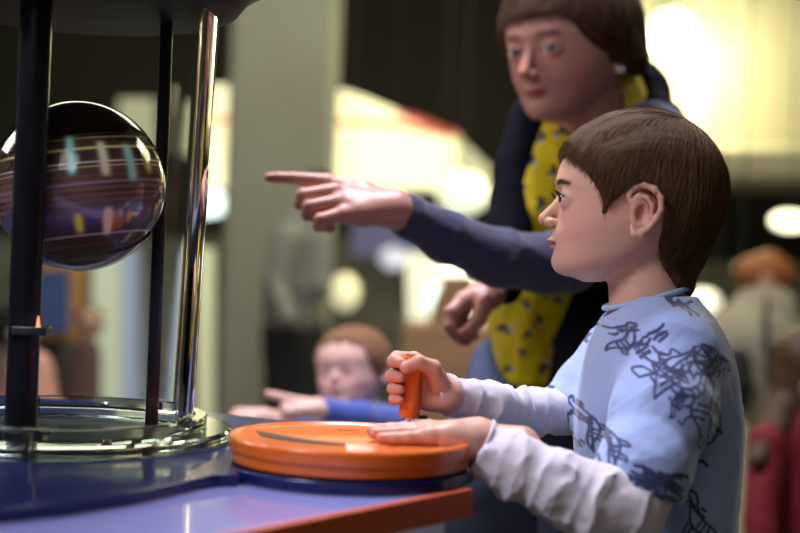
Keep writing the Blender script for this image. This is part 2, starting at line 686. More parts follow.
# brown kiosk behind the handle
kk = empty('kiosk', P(448, 500, 5.2), 'tan wooden kiosk behind the orange handle and the hanging hand', 'kiosk')
kw = mat('tan_wood', (0.42, 0.24, 0.13), rough=0.6, noise=(6.0, (0.36, 0.2, 0.10), 0.4, 0.6))
z0 = 0.0
a, b = P(402, 400, 5.2), P(500, 400, 5.2)
zt = P(448, 326, 5.2).z
MB().box(((a.x + b.x) / 2, 5.4, zt / 2), (b.x - a.x, 0.4, zt)).build('cabinet', kw, kk, bevel=0.01)
slab_px([(446, 276), (474, 276), (474, 330), (428, 330), (436, 300)], 5.25, 0.25).build('side_wing', kw, kk, bevel=0.01)

# framed screen and cases seen through the glass cylinder
black_stand = mat('black_stand', (0.02, 0.02, 0.02))
fr = empty('framed_screen', P(45, 300, 6.0), 'dark blue screen in an orange frame, seen through the glass cylinder', 'screen')
slab_px([(22, 262), (78, 262), (78, 340), (22, 340)], 6.05, 0.08).build('frame', mat('orange_wood', (0.55, 0.25, 0.06), rough=0.5), fr, bevel=0.005)
MB().box((P(50, 340, 6.1).x, 6.09, P(50, 340, 6.09).z / 2), (.12, .05, P(50, 338, 6.09).z)).build('stand', black_stand, fr)
slab_px([(26, 270), (68, 270), (68, 332), (26, 332)], 6.02, 0.05).build('display', mat('blue_screen', (0.03, 0.05, 0.13), rough=0.3, emit=(0.08, 0.12, 0.3), estr=0.25), fr)
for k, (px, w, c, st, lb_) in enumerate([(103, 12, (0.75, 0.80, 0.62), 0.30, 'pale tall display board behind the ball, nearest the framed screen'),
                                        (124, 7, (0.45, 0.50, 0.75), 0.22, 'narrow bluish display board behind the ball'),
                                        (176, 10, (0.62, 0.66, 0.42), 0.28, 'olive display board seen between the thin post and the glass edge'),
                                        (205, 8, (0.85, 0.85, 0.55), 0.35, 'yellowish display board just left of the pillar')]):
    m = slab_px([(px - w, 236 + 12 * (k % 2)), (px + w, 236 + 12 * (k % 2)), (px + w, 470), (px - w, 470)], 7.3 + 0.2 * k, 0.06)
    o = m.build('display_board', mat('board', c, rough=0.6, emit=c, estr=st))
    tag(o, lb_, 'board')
o = slab_px([(116, 98), (146, 98), (146, 150), (116, 150)], 8.6, 0.1).build('lit_poster', mat('poster', (0.6, 0.58, 0.4), rough=0.6, emit=(0.7, 0.66, 0.42), estr=0.35))
tag(o, 'small dim backlit poster seen through the upper glass', 'poster')
for (o_, px_, d_, py_) in ((lb, 260, 7.85, 84), (o, 131, 8.65, 98)):
    t_ = P(px_, py_, d_)
    for dx_ in (-0.08, 0.08):
        MB().box((t_.x + dx_, t_.y, (t_.z + 3.4) / 2 - .01), (.008, .008, 3.4 - t_.z + .04)).build('hanger', cord_mat, o_)


# ------------------------------------------------------------------ heads (own units: chin to crown is about 165)
ZS = [-81.5, -79.5, -77, -73.5, -68, -58, -45, -32, -25, -12, 3, 16, 35, 50, 62, 72, 80, 84]
HEAD_CHILD = dict(
    xf=[52, 62, 70, 78, 84.5, 87.0, 85, 86, 83, 82, 82, 84.5, 80.5, 72, 62, 50, 28, 4],
    xb=[40, 38, 35, 32, 22, 2, -38, -57, -66, -73, -77, -78, -75, -70, -63, -52, -34, -16],
    w=[8, 16, 24, 32, 41, 49, 56, 61, 64, 67, 69, 70, 68, 62, 54, 44, 27, 5],
    xc=[50, 50, 50, 48, 42, 30, 15, 8, 4, 0, 0, 0, 0, 0, 0, -2, -4, -6])


def make_head(M, s, hd, opt, hvox=1.0, zbot=-125):
    """M: 3x4 of head frame (x forward, y to the person's left, z up), s metres per unit"""
    Fd = Field((-88, -84, zbot), (112, 84, 92), hvox)
    base = section_body(Fd, ZS, hd['xf'], hd['xb'], hd['w'], hd['xc'], 2.25, 3.0, dome=(12, opt.get('domeh', 72)))
    Fd.d = base
    ey, ez, ex = opt.get('eye', (24.0, 0.0, 70.0))
    er = opt.get('er', 12.2)
    sm = opt.get('nose', 1.0)
    for sg in (1, -1):
        Fd.bump((86, sg * ey, ez + 1), (7, 11, 7), -4.0)
        Fd.bump((84, sg * 9, ez), (6, 4, 8), -2.0)
        Fd.bump((82, sg * ey * 0.95, ez + 16), (6, 13, 5), opt.get('brow', 1.2))
        Fd.bump((66, sg * 37, -24), (16, 14, 14), opt.get('cheek', 3.0))
        Fd.bump((74, sg * 27, -46), (12, 9, 12), opt.get('jowl', 1.5))
        Fd.ell((ex, sg * ey, ez), (er + 1.5, er + 1.7, er + 1.5), 2.5)
    # nose
    b0, t0 = opt.get('bridge', (79.5, -1)), opt.get('tip', (95.3, -18.8))
    Fd.cone((b0[0], 0, b0[1]), (t0[0], 0, t0[1]), 4.2 * sm, 6.2 * sm, 7)
    for sg in (1, -1):
        Fd.ell((t0[0] - 6.5, sg * 7.0 * sm, t0[1] - 3.2), (6.0, 4.0, 4.2), 3.5)
        Fd.ell((t0[0] - 1.5, sg * 4.2 * sm, t0[1] - 8.5), (4.0, 1.9, 2.8), 1.2, 's')
    # mouth
    lip = opt.get('lip', 0.0)
    Fd.bump((90, 0, -38), (6, 12, 7), 2.5)
    Fd.ell((87.8 + lip, 0, -40.5), (6.0, 13, 3.3), 3.0)
    Fd.ell((84.6 + lip, 0, -47.0), (6.0, 11.5, 3.5), 3.0)
    op = opt.get('open', 0.9)
    Fd.ell((91 + lip, 0, -44.2), (8, 14.5, op), 1.6, 's')
    Fd.ell((76 + lip, 17.0, -43.6), (4.5, 3.2, 2.4), 3, 's')
    Fd.ell((76 + lip, -17.0, -43.6), (4.5, 3.2, 2.4), 3, 's')
    Fd.bump((90, 0, -53.5), (5, 11, 3.6), -2.0)
    Fd.ell((76.0, 0, -61.5), (11, 15, 11), 8)
    # eye openings
    for sg in (1, -1):
        sl = Fd.box((ex - 2, sg * ey - 17, ez - 10), (ex + 22, sg * ey + 17, ez + 10))
        X, Y, Z = Fd.grid(sl)
        yy = (Y - sg * ey) * sg
        zz = Z - ez - 0.06 * yy
        up, dn = opt.get('lids', (5.2, -3.8))
        lim = np.clip(1 - (yy / 12.2) ** 2, -1, 1)
        v = np.maximum(zz - up * lim, dn * lim * 1.0 - zz) + 0 * X
        v = np.maximum(v, np.abs(yy) - 12.2)
        rr = np.sqrt((X - ex) ** 2 + (Y - sg * ey) ** 2 + (Z - ez) ** 2)
        v = np.maximum(v, (er - 1.0) - rr)
        Fd.d[sl] = smax(Fd.d[sl], -v.astype(np.float32), 1.0)
        # upper lid crease
        Fd.bump((83, sg * ey, ez + 8.0), (7, 10, 1.5), -1.1)
    # ears
    if opt.get('ears', True):
        wy = opt.get('eary', 68.0)
        for sg in (1, -1):
            def ep(x, z, o=0.0):
                return (x * 0.93 + opt.get('earx', 8), sg * (wy + 1.5 + (12 - x) * 0.27 + o), z * 0.95 - 14)
            Fd.ell(ep(-2, 0, -3.5), (14.5, 4.0, 21), 4, rot=Matrix.Rotation(sg * math.radians(17), 3, 'Z'))
            hel = [(5, 3), (12, 9), (14, 16), (9, 23), (-1, 25.5), (-11, 21.5), (-17, 12), (-17, 1), (-12, -9), (-5, -17), (2, -22.5), (8, -22.5), (11, -16)]
            rad = [1.8, 2.4, 2.8, 3.1, 3.3, 3.3, 3.2, 2.9, 2.9, 3.4, 4.2, 4.0, 2.6]
            for i in range(len(hel) - 1):
                Fd.cone(ep(*hel[i], 2.2), ep(*hel[i + 1], 2.2), rad[i], rad[i + 1], 1.6)
            ant = [(4, 15), (-4, 13), (-9, 5), (-8, -5), (-3, -12), (4, -14)]
            for i in range(len(ant) - 1):
                Fd.cone(ep(*ant[i], 1.2), ep(*ant[i + 1], 1.2), 2.1, 2.1, 1.8)
            Fd.cone(ep(11, -2, 0.5), ep(10, -10, 0.5), 3.0, 2.6, 2.0)
            Fd.ell(ep(1.5, -2.5, 2.5), (6.0, 5.5, 8.0), 1.5, 's')
            Fd.ell(ep(-12.5, 9, 4.5), (1.6, 3.2, 9), 1.0, 's')
    # neck
    nk = opt.get('neck', ((-6, 0, -40), (-10, 0, -130), 38, 40))
    Fd.cone(nk[0], nk[1], nk[2], nk[3], 13, pad=30)
    if 'extra' in opt:
        opt['extra'](Fd)
    v, f = Fd.mesh()
    # pigment
    skin = np.array(opt['skin'])
    col = np.tile(skin, (len(v), 1))

    def blend(mask, c):
        nonlocal col
        col = col * (1 - mask[:, None]) + np.array(c) * mask[:, None]
    x, y, z = v[:, 0], v[:, 1], v[:, 2]
    g = np.exp(-0.5 * (((x - 72) / 18) ** 2 + ((np.abs(y) - 36) / 15) ** 2 + ((z + 24) / 14) ** 2))
    blend(opt.get('blusha', 0.5) * g, opt['blush'])
    g = np.exp(-0.5 * (((x - t0[0]) / 7) ** 2 + (y / 8) ** 2 + ((z - t0[1]) / 6) ** 2))
    blend(0.35 * g, opt['blush'])
    g = np.exp(-0.5 * (((z + 14) / 24) ** 2 + ((np.abs(y) - 76) / 7) ** 2 + ((x + 4) / 18) ** 2))
    blend(0.5 * g, opt['blush'])
    lipw = 16.5
    zu = -44.2 + 6.0 * np.clip(1 - (y / lipw) ** 2, 0, 1) ** 0.7 - 1.2 * np.exp(-(y / 3) ** 2)
    zl = -44.2 - 6.3 * np.clip(1 - (y / (lipw - 1)) ** 2, 0, 1) ** 0.8
    m = np.clip((zu - z) / 1.0 + 0.5, 0, 1) * np.clip((z - zl) / 1.0 + 0.5, 0, 1) * (np.abs(y) < lipw) * (x > 66)
    blend(opt.get('lipa', 0.75) * m, opt['lips'])
    yb = (np.abs(y) - ey)
    zc = ez + opt.get('browz', 17.0) + opt.get('browt', -0.06) * yb - 0.014 * yb ** 2
    m = np.exp(-0.5 * ((z - zc) / 2.1) ** 2) * np.clip((14 - np.abs(yb + 0.5)) / 4, 0, 1) * (x > 55)
    blend(opt.get('browa', 0.65) * m, opt['browc'])
    for sg in (1, -1):
        rr = np.sqrt((x - ex) ** 2 + (y - sg * ey) ** 2 + (z - ez) ** 2)
        yy = (y - sg * ey) * sg
        m = (rr < er + 1.3) * (np.abs(yy) < 12) * (x > ex) * (z > ez - 5)
        up = opt.get('lids', (5.2, -3.8))[0] * np.clip(1 - (yy / 12.2) ** 2, 0, 1) + 0.06 * yy + ez
        m = np.exp(-0.5 * ((z - up - 0.3) / opt.get('lashw', 0.9)) ** 2) * (np.abs(yy) < 12) * (x > ex + 3) * (rr < er + 3)
        blend(opt.get('lasha', 0.8) * m, (0.05, 0.025, 0.02))
    V = v * s
    W = V @ np.array(M.to_3x3()).T + np.array(M.translation)
    return W, f, col, Fd


def head_matrix(origin, fwd, up):
    fwd = Vector(fwd).normalized()
    up = Vector(up)
    up = (up - fwd * up.dot(fwd)).normalized()
    left = up.cross(fwd)
    return Matrix(((fwd.x, left.x, up.x, origin[0]), (fwd.y, left.y, up.y, origin[1]), (fwd.z, left.z, up.z, origin[2]), (0, 0, 0, 1)))


EYE_MATS = {}


def eyeball(M, s, opt, sg, parent, iris=(0.05, 0.025, 0.012), gaze=(1, 0, 0)):
    ey, ez, ex = opt.get('eye', (24.0, 0.0, 70.0))
    er = opt.get('er', 12.2)
    seg, rings = 48, 40
    g = Vector(gaze).normalized()
    q = Vector((0, 0, 1)).rotation_difference(g)
    vs, cs = [], []
    for j in range(rings + 1):
        t = math.pi * j / rings * 0.999 + 0.0005
        for i in range(seg):
            a = 2 * math.pi * i / seg
            r = er + (0.9 * math.exp(-(t / 0.42) ** 4))
            p = q @ Vector((r * math.sin(t) * math.cos(a), r * math.sin(t) * math.sin(a), r * math.cos(t)))
            vs.append(M @ ((p + Vector((ex, sg * ey, ez))) * s))
            k = r * math.sin(t)
            if t < 1.0 and k < 2.4:
                c = (0.004, 0.004, 0.004)
            elif t < 1.2 and k < 5.8:
                c = iris
            else:
                c = (0.62, 0.60, 0.60)
            cs.append(c)
    fs = []
    for j in range(rings):
        for i in range(seg):
            i2 = (i + 1) % seg
            fs.append((j * seg + i, (j + 1) * seg + i, (j + 1) * seg + i2, j * seg + i2))
    me = raw_mesh('eye', vs, fs, np.array(cs))
    if 'eye' not in EYE_MATS:
        EYE_MATS['eye'] = mat('eye', rough=0.12, attr='Col', coat=1.0)
    return link_mesh('eye', me, EYE_MATS['eye'], parent)


# ------------------------------------------------------------------ hair
def poly_sd(px, pz, poly):
    """signed distance to a polygon, positive inside"""
    poly = np.array(poly, float)
    n = len(poly)
    d = np.full(px.shape, 1e9)
    ins = np.zeros(px.shape, bool)
    for i in range(n):
        a, b = poly[i], poly[(i + 1) % n]
        e = b - a
        wx, wz = px - a[0], pz - a[1]
        t = np.clip((wx * e[0] + wz * e[1]) / (e @ e), 0, 1)
        d = np.minimum(d, (wx - t * e[0]) ** 2 + (wz - t * e[1]) ** 2)
        c = ((a[1] <= pz) & (b[1] > pz)) | ((b[1] <= pz) & (a[1] > pz))
        with np.errstate(divide='ignore', invalid='ignore'):
            xi = a[0] + (pz - a[1]) / (e[1] if e[1] != 0 else 1e-9) * e[0]
        ins ^= c & (px < xi)
    d = np.sqrt(d)
    return np.where(ins, d, -d)


def hair_strands(name, roots, dirs_fn, n_pts, step, rad, material, parent, jitter=0.15, to_world=None, length=None):
    """roots: N x 3, dirs_fn(points, t, rnd) -> unit directions; one Curves object of many strands"""
    N = len(roots)
    pts = np.zeros((N, n_pts, 3), np.float32)
    p = roots.copy()
    rnd = rng.normal(size=(N, 3)) * jitter
    ln = rng.uniform(0.65, 1.1, size=(N, 1))
    if length is not None:
        ln = ln * length[:, None]
    pts[:, 0] = p
    for i in range(1, n_pts):
        d = dirs_fn(p, i / (n_pts - 1), rnd)
        p = p + d * step * ln
        pts[:, i] = p
    if to_world is not None:
        pts = to_world(pts.reshape(-1, 3)).reshape(N, n_pts, 3).astype(np.float32)
    cu = bpy.data.hair_curves.new(name)
    cu.add_curves([n_pts] * N)
    cu.points.foreach_set('position', pts.ravel())
    r = np.tile(np.linspace(1.0, 0.25, n_pts), N).astype(np.float32) * rad
    a = cu.attributes.get('radius') or cu.attributes.new('radius', 'FLOAT', 'POINT')
    a.data.foreach_set('value', r)
    o = bpy.data.objects.new(name, cu)
    COL.objects.link(o)
    cu.materials.append(material)
    if parent is not None:
        o.parent = parent
        o.matrix_parent_inverse = parent.matrix_world.inverted()
    return o


# ------------------------------------------------------------------ hands: chains of tapered joints given as (px, py, depth, radius in px)
def J(j):
    return np.array(P(j[0], j[1], j[2])), j[3] * j[2] / FPX


def make_hand(palm, fingers, h=0.0009, kp=0.006, kf=0.003, wrist_k=0.01, skin=(0.62, 0.36, 0.27), tip=(0.60, 0.25, 0.2), opt_extra=None):
    allj = [J(j) for c in palm for j in c] + [J(j) for c in fingers for j in c]
    lo = np.min([p - r for p, r in allj], 0) - 0.006
    hi = np.max([p + r for p, r in allj], 0) + 0.006
    Fd = Field(lo, hi, h)
    for c in palm:
        for a, b in zip(c[:-1], c[1:]):
            (pa, ra), (pb, rb) = J(a), J(b)
            Fd.cone(pa, pb, ra, rb, wrist_k, pad=0.03)
    palm_d = Fd.d.copy()
    X, Y, Z = Fd.grid()
    out = palm_d.copy()
    for c in fingers:
        fd = None
        for a, b in zip(c[:-1], c[1:]):
            (pa, ra), (pb, rb) = J(a), J(b)
            v = rcone(X, Y, Z, pa, pb, ra, rb)
            fd = v if fd is None else smin(fd, v, 0.0012)
            # knuckle
            v2 = np.sqrt((X - pb[0]) ** 2 + (Y - pb[1]) ** 2 + (Z - pb[2]) ** 2) - rb * 1.06
            if b is not c[-1]:
                fd = smin(fd, v2, 0.001)
        near = smin(palm_d, fd, kp)
        out = np.minimum(out, near) if kf <= 0 else smin(out, near, 0.0006)
    Fd.d = out.astype(np.float32)
    if opt_extra:
        opt_extra(Fd)
    v, f = Fd.mesh()
    v = relax(v, f, 1)
    col = np.tile(np.array(skin), (len(v), 1))
    for c in fingers:
        p, r = J(c[-1])
        m = np.exp(-0.5 * (np.linalg.norm(v - p, axis=1) / (r * 1.6)) ** 2)
        col = col * (1 - 0.6 * m[:, None]) + np.array(tip) * 0.6 * m[:, None]
        # nail
        if len(c) > 2:
            q, _ = J(c[-2])
    return v, f, col


def fold_disp(v, n, a, b, freq, amp, seed, warp=1.0):
    """cloth folds around the limb a-b"""
    a, b = np.array(a), np.array(b)
    ax = (b - a) / np.linalg.norm(b - a)
    u = (v - a) @ ax
    w = wnoise(v, 22.0, seed) * warp
    s = np.sin(0.5 * u * freq + w * 2.2 + wnoise(v, 60, seed + 1) * 0.6)
    s = 1.0 - 1.9 * np.abs(s) ** 0.65
    k = np.clip(0.45 + 0.9 * wnoise(v, 34.0, seed + 2), 0, 1.2)
    return v + n * (amp * s * k)[:, None]


def join(parts):
    vs, fs, cs, k = [], [], [], 0
    for v, f, c in parts:
        vs.append(v)
        fs.append(f + k)
        cs.append(c)
        k += len(v)
    return np.concatenate(vs), np.concatenate(fs), np.concatenate(cs)


def cloth(chains, h, k, name, material, parent, folds=(), cuts=(), color=None, post=None, relax_it=2, noise_amp=0.0, seed=5, base=None, box=None, ends=()):
    """chains: lists of (px, py, depth, radius px); smooth union; cuts: (point, normal) planes applied to a chain index"""
    allj = [J(j) for c in chains for j in c]
    lo = np.min([p - r for p, r in allj], 0) - 0.012
    hi = np.max([p + r for p, r in allj], 0) + 0.012
    if box is not None:
        lo, hi = np.minimum(lo, box[0]), np.maximum(hi, box[1])
    Fd = Field(lo, hi, h)
    X, Y, Z = Fd.grid()
    if base is not None:
        Fd.d = base(Fd).astype(np.float32)
    for i, c in enumerate(chains):
        v = None
        for a, b in zip(c[:-1], c[1:]):
            (pa, ra), (pb, rb) = J(a), J(b)
            w = rcone(X, Y, Z, pa, pb, ra, rb)
            v = w if v is None else smin(v, w, 0.012)
        for ci, pt, nr in cuts:
            if ci == i:
                nr = np.array(nr, float) / np.linalg.norm(nr)
                v = smax(v, (X - pt[0]) * nr[0] + (Y - pt[1]) * nr[1] + (Z - pt[2]) * nr[2], 0.002)
        Fd.d = smin(Fd.d, v.astype(np.float32), k)
    for a, b, ra, rb in ends:          # hollow at a cuff
        Fd.cone(a, b, ra, rb, 0.0015, 's')
    v, f = Fd.mesh()
    v = relax(v, f, relax_it)
    n = vert_normals(v, f)
    for (a, b, freq, amp, sd) in folds:
        pa, pb = np.array(P(*a)), np.array(P(*b))
        ax = (pb - pa)
        L = np.linalg.norm(ax)
        u = (v - pa) @ (ax / L) / L
        rr = np.linalg.norm((v - pa) - np.outer((v - pa) @ (ax / L), ax / L), axis=1)
        m = np.clip((u + 0.15) / 0.15, 0, 1) * np.clip((1.15 - u) / 0.15, 0, 1) * np.clip((0.075 - rr) / 0.02, 0, 1)
        vv = fold_disp(v, n, pa, pb, freq, amp, sd)
        v = v + (vv - v) * m[:, None]
    if noise_amp:
        v = v + n * (noise_amp * wnoise(v, 35.0, seed))[:, None]
    col = None
    if color is not None:
        col = color(v, n)
    me = raw_mesh(name, v, f, col)
    o = link_mesh(name, me, material, parent)
    return o


# ------------------------------------------------------------------ the exhibit table
T = 0.753
deck_mat = mat('dark_blue_laminate', (0.008, 0.013, 0.085), rough=0.25, coat=0.3)
lav_mat = mat('lavender_laminate', (0.28, 0.30, 0.64), rough=0.16, coat=0.5)
orange_mat = mat('orange_plastic', (0.78, 0.16, 0.018), rough=0.28, coat=0.3)
orange_edge = mat('orange_laminate', (0.62, 0.11, 0.025), rough=0.4)
table = empty('exhibit_table', (on_plane(150, 480, T).x, 1.5, 0.0), 'low exhibit table with a dark blue top plate, lavender surface and orange edge', 'table')
WC = on_plane(351, 436, T + 0.025)         # wheel centre
WR = 0.1145


def deck_poly(z):
    pts = [on_plane(a, b, z) for a, b in ((-60, 513), (0, 509), (60, 503), (131, 492), (169, 484), (200, 477), (220, 474), (240, 474))]
    out = [(p.x, p.y) for p in pts]
    for i in range(0, 33):
        a = math.radians(208 + (380 - 208) * i / 32)
        out.append((WC.x + (WR + 0.004) * math.cos(a), WC.y + (WR + 0.004) * math.sin(a)))
    out += [(0.10, 1.42), (0.04, 1.47), (-0.04, 1.52), (-0.20, 1.62), (-0.38, 1.66), (-1.1, 1.66)]
    out.append((-1.1, out[0][1] - 0.05))
    return out


MB().prism(deck_poly(T), T - 0.0105, T).build('top_plate', deck_mat, table, bevel=0.0015)
L0, L1 = on_plane(226, 533, T - 0.011), on_plane(462, 488, T - 0.011)
dr = (L1 - L0).normalized()
La = L0 - dr * 0.75
nrm = Vector((dr.y, -dr.x, 0))
lav = [(La.x, La.y), (L1.x, L1.y), (L1.x - 0.01, L1.y + 0.10), (0.0, 1.46), (-0.2, 1.58), (-1.1, 1.6), (-1.1, La.y)]
MB().prism(lav, T - 0.034, T - 0.011).build('surface', lav_mat, table, bevel=0.001)
e = MB()
for a, b in ((La, L1),):
    q = [a + nrm * 0.002, b + nrm * 0.002, b + nrm * 0.010 + dr * 0.003, a + nrm * 0.010]
    e.add([(p.x, p.y, T - 0.0360) for p in q] + [(p.x, p.y, T - 0.0105) for p in q], [(3, 2, 1, 0), (4, 5, 6, 7), (0, 1, 5, 4), (1, 2, 6, 5), (2, 3, 7, 6), (3, 0, 4, 7)])
e.build('edge_board', orange_edge, table, bevel=0.001)
MB().prism([(-1.0, 0.95), (-0.55, 0.95), (-0.12, 1.32), (-0.10, 1.48), (-1.0, 1.55)], 0.0, T - 0.0345).build('cabinet', mat('base_grey', (0.06, 0.06, 0.08), rough=0.5), table)

# orange hand wheel
wheel = empty('crank_wheel', (WC.x, WC.y, T), 'round orange crank wheel lying on the table in front of the boy', 'wheel')
r = WR
MB().lathe([(0.0, .001), (r - .006, .001), (r - .003, .0025), (r - .0025, .0115), (r - .0005, .0125), (r, .014), (r, .0235), (r - .0015, .0255), (r - .006, .0258), (r - .0085, .0235), (r - .012, .0222), (0.0, .0222)],
           (WC.x, WC.y, T), 128, closed=False).build('disc', orange_mat, wheel)
arc_strip = MB()
gp = [((256, 431.5), (262, 436.5)), ((272, 434), (277, 439.2)), ((292, 437.6), (295, 441.6)), ((312, 440.8), (313, 443.6)), ((332, 443.2), (332, 445.0)), ((346, 444.6), (346, 445.2))]
for (a0, b0), (a1, b1) in zip(gp[:-1], gp[1:]):
    q = [on_plane(*b0, T + .0222), on_plane(*b1, T + .0222), on_plane(*a1, T + .0222), on_plane(*a0, T + .0222)]
    arc_strip.add([(p.x, p.y, T + .0220) for p in q] + [(p.x, p.y, T + .0230) for p in q], [(3, 2, 1, 0), (4, 5, 6, 7), (0, 1, 5, 4), (1, 2, 6, 5), (2, 3, 7, 6), (3, 0, 4, 7)])
arc_strip.build('dark_arc', mat('dark_arc_black', (0.03, 0.02, 0.02), rough=0.5), wheel)  # thin dark arc lying on the disc top
tx = MB()
r2 = random.Random(3)
for row in range(1):
    x = -0.006
    while x < 0.012:
        w = r2.uniform(0.001, 0.003)
        c = on_plane(345, 430 + row * 3.2, T + .0226)
        tx.box((c.x + x, c.y, T + .0226), (w, 0.0016, 0.0008))
        x += w + 0.0011
tx.build('lettering', mat('lettering_ink', (0.10, 0.02, 0.01), rough=0.6), wheel)
hp = on_plane(411, 424, T + .0222)
HX, HY = hp.x, 1.366
hz = T + .0222
MB().lathe([(0.0, 0), (.0085, 0), (.0085, .002), (.0062, .003), (.0058, .011), (0.0, .011)], (HX - .003, HY, hz), 32, closed=False).build('spindle', mat('chrome', (0.8, 0.8, 0.8), rough=0.12, metal=1.0), wheel)
k = 1.366 / FPX
rt = Matrix.Rotation(math.radians(1.2), 3, 'Y')
hd = MB().lathe([(0.0, .011), (.0100, .011), (.0108, .013), (.0100, .030), (.0098, .045), (.0103, .060), (.0106, .0715), (.0098, .0735), (0.0, .074)], (HX - .003, HY, hz), 40, rot=rt, closed=False).build('handle', orange_mat, wheel)
MB().lathe([(0.0, .0735), (.0085, .0735), (.0080, .0752), (0.0, .0755)], (HX - .003 + .0012, HY, hz), 32, rot=rt, closed=False).build('end_cap', mat('dark_orange', (0.35, 0.05, 0.01), rough=0.4), hd)
MB().box((HX + .011, HY + .004, hz + .0065), (.010, .010, .013)).build('dark_block', mat('dark_block_black', (0.01, 0.01, 0.012), rough=0.4), wheel, bevel=.001)  # small dark block beside the spindle

# ------------------------------------------------------------------ glass cylinder with the dark ball
EC = P(56, 440, 1.375)
E = Vector((EC.x, EC.y, T))
cyl = empty('display_cylinder', E, 'tall clear glass cylinder on black posts holding a dark ball with painted-on reflections', 'display cylinder')
glass = mat('clear_glass', (0.96, 0.985, 0.97), rough=0.0, trans=1.0, ior=1.12)
acryl = mat('thick_acrylic', (0.80, 0.90, 0.84), rough=0.04, trans=1.0, ior=1.49)
black = mat('black_metal', (0.012, 0.012, 0.018), rough=0.28, metal=0.3)
dkgreen = mat('dark_teal_plate', (0.022, 0.038, 0.038), rough=0.25, coat=0.3)
rb, rt_ = 0.1385, 0.1500
H_ = 0.440
MB().lathe([(rb, .004), (rb - .003, .004), (rt_ - .003, H_), (rt_, H_)], E, 160).build('glass_tube', glass, cyl)
MB().lathe([(0.0, .0005), (.134, .0005), (.134, .0035), (0.0, .0035)], E, 96, closed=False).build('floor_plate', dkgreen, cyl)
MB().lathe([(.1405, .0008), (.178, .0008), (.180, .0025), (.180, .0105), (.178, .0125), (.1405, .0125)], E, 160).build('base_ring', acryl, cyl, bevel=.0006)
MB().lathe([(.1405, .0128), (.152, .0128), (.1535, .0145), (.1535, .0235), (.152, .0250), (.1415, .0250)], E, 160).build('inner_ring', acryl, cyl)
for a in (-84, 62, 112):
    a = math.radians(a)
    c = E + Vector((math.cos(a) * .1665, math.sin(a) * .1665, .0135))
    o = MB().box(c, (.020, .0035, .018), Matrix.Rotation(a, 3, 'Z')).build('clip', black, cyl, bevel=.001)
for a in (-60, 85):
    a = math.radians(a)
    c = E + Vector((math.cos(a) * .166, math.sin(a) * .166, .0127))
    MB().lathe([(0, 0), (.005, 0), (.005, .003), (.003, .0045), (0, .0045)], c, 20, closed=False).build('screw', mat('steel', (0.5, 0.5, 0.5), rough=0.2, metal=1), cyl)
p1 = P(20, 436, 1.30)
p2 = P(151, 432, 1.425)
MB().lathe([(0, .0035), (.0155, .0035), (.0155, H_), (0, H_)], (p1.x, p1.y, T), 32, closed=False).build('post', black, cyl)
MB().lathe([(0, .0035), (.0068, .0035), (.0068, H_), (0, H_)], (p2.x, p2.y, T), 32, closed=False).build('post', black, cyl)
p3 = P(62, 436, 1.45)
None and MB().lathe([(0, .0035), (.0045, .0035), (.0045, H_), (0, H_)], (0, 0, 0))
br = MB()
br.box((p1.x + .013, p1.y - .006, T + .014), (.045, .03, .006))
br.box((p1.x + .016, p1.y - .004, T + .008), (.02, .02, .010))
br.build('foot_bracket', mat('dark_steel', (0.10, 0.10, 0.11), rough=0.3, metal=0.8), cyl, bevel=.001)
q = P(30, 330, 1.30)
MB().box((q.x + .004, q.y - .008, q.z), (.034, .024, .008)).build('bracket', mat('dark_steel_clamp', (0.10, 0.10, 0.11), rough=0.3, metal=0.8), cyl, bevel=.001)
MB().lathe([(0, 0), (.002, 0), (.0006, .010), (0, .011)], (q.x + .012, q.y - .016, q.z + .004), 12, closed=False).build('indicator', glow('red_indicator', (1.0, 0.25, 0.12), 2.0), cyl)
# cap
MB().lathe([(0, H_ - .002), (.150, H_ - .002), (.168, H_ + .004), (.180, H_ + .020), (.196, H_ + .030), (.214, H_ + .046), (.218, H_ + .060), (.214, H_ + .30), (0, H_ + .30)],
           E + Vector((.002, 0, 0)), 128, closed=False).build('top_cap', mat('black_teal_gloss', (0.002, 0.005, 0.005), rough=0.5, spec=0.25), cyl)

bc = P(79, 186, 1.40)
ballm = bpy.data.materials.new('painted_reflection_ball')  # streaks and arcs: light reflections painted into the vertex colour
ballm.use_nodes = True
nt = ballm.node_tree
b_ = nt.nodes['Principled BSDF']
b_.inputs['Roughness'].default_value = 0.10
b_.inputs['Coat Weight'].default_value = 0.8
at = nt.nodes.new('ShaderNodeAttribute')
at.attribute_name = 'Col'
nt.links.new(at.outputs['Color'], b_.inputs['Base Color'])
seg, rings = 360, 240
R_ = 0.0895
vs, cs = [], []
tilt = Matrix.Rotation(math.radians(-9), 3, 'Y')
jj, ii = np.meshgrid(np.arange(rings + 1), np.arange(seg), indexing='ij')
th = np.pi * (0.001 + 0.998 * jj / rings)
ph = 2 * np.pi * ii / seg
V = np.stack([np.sin(th) * np.cos(ph), np.sin(th) * np.sin(ph), np.cos(th)], -1).reshape(-1, 3)
z = V[:, 2]
phn = np.degrees(np.arctan2(V[:, 0], -V[:, 1]))          # 0 towards the camera, + to the right
band = 0.5 + 0.5 * np.sin(z * 34 + 2 * np.sin(z * 11)) * np.sin(z * 63)
base = np.array([0.020, 0.012, 0.010]) + np.outer(band, [0.035, 0.020, 0.012])
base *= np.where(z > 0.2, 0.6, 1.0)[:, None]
mid = np.exp(-((z + 0.16) / 0.16) ** 2)
base += np.outer(mid * (0.5 + 0.5 * np.sin(z * 90)), [0.09, 0.035, 0.045])
base += np.outer(np.exp(-((z + 0.42) / 0.12) ** 2), [0.035, 0.03, 0.09])
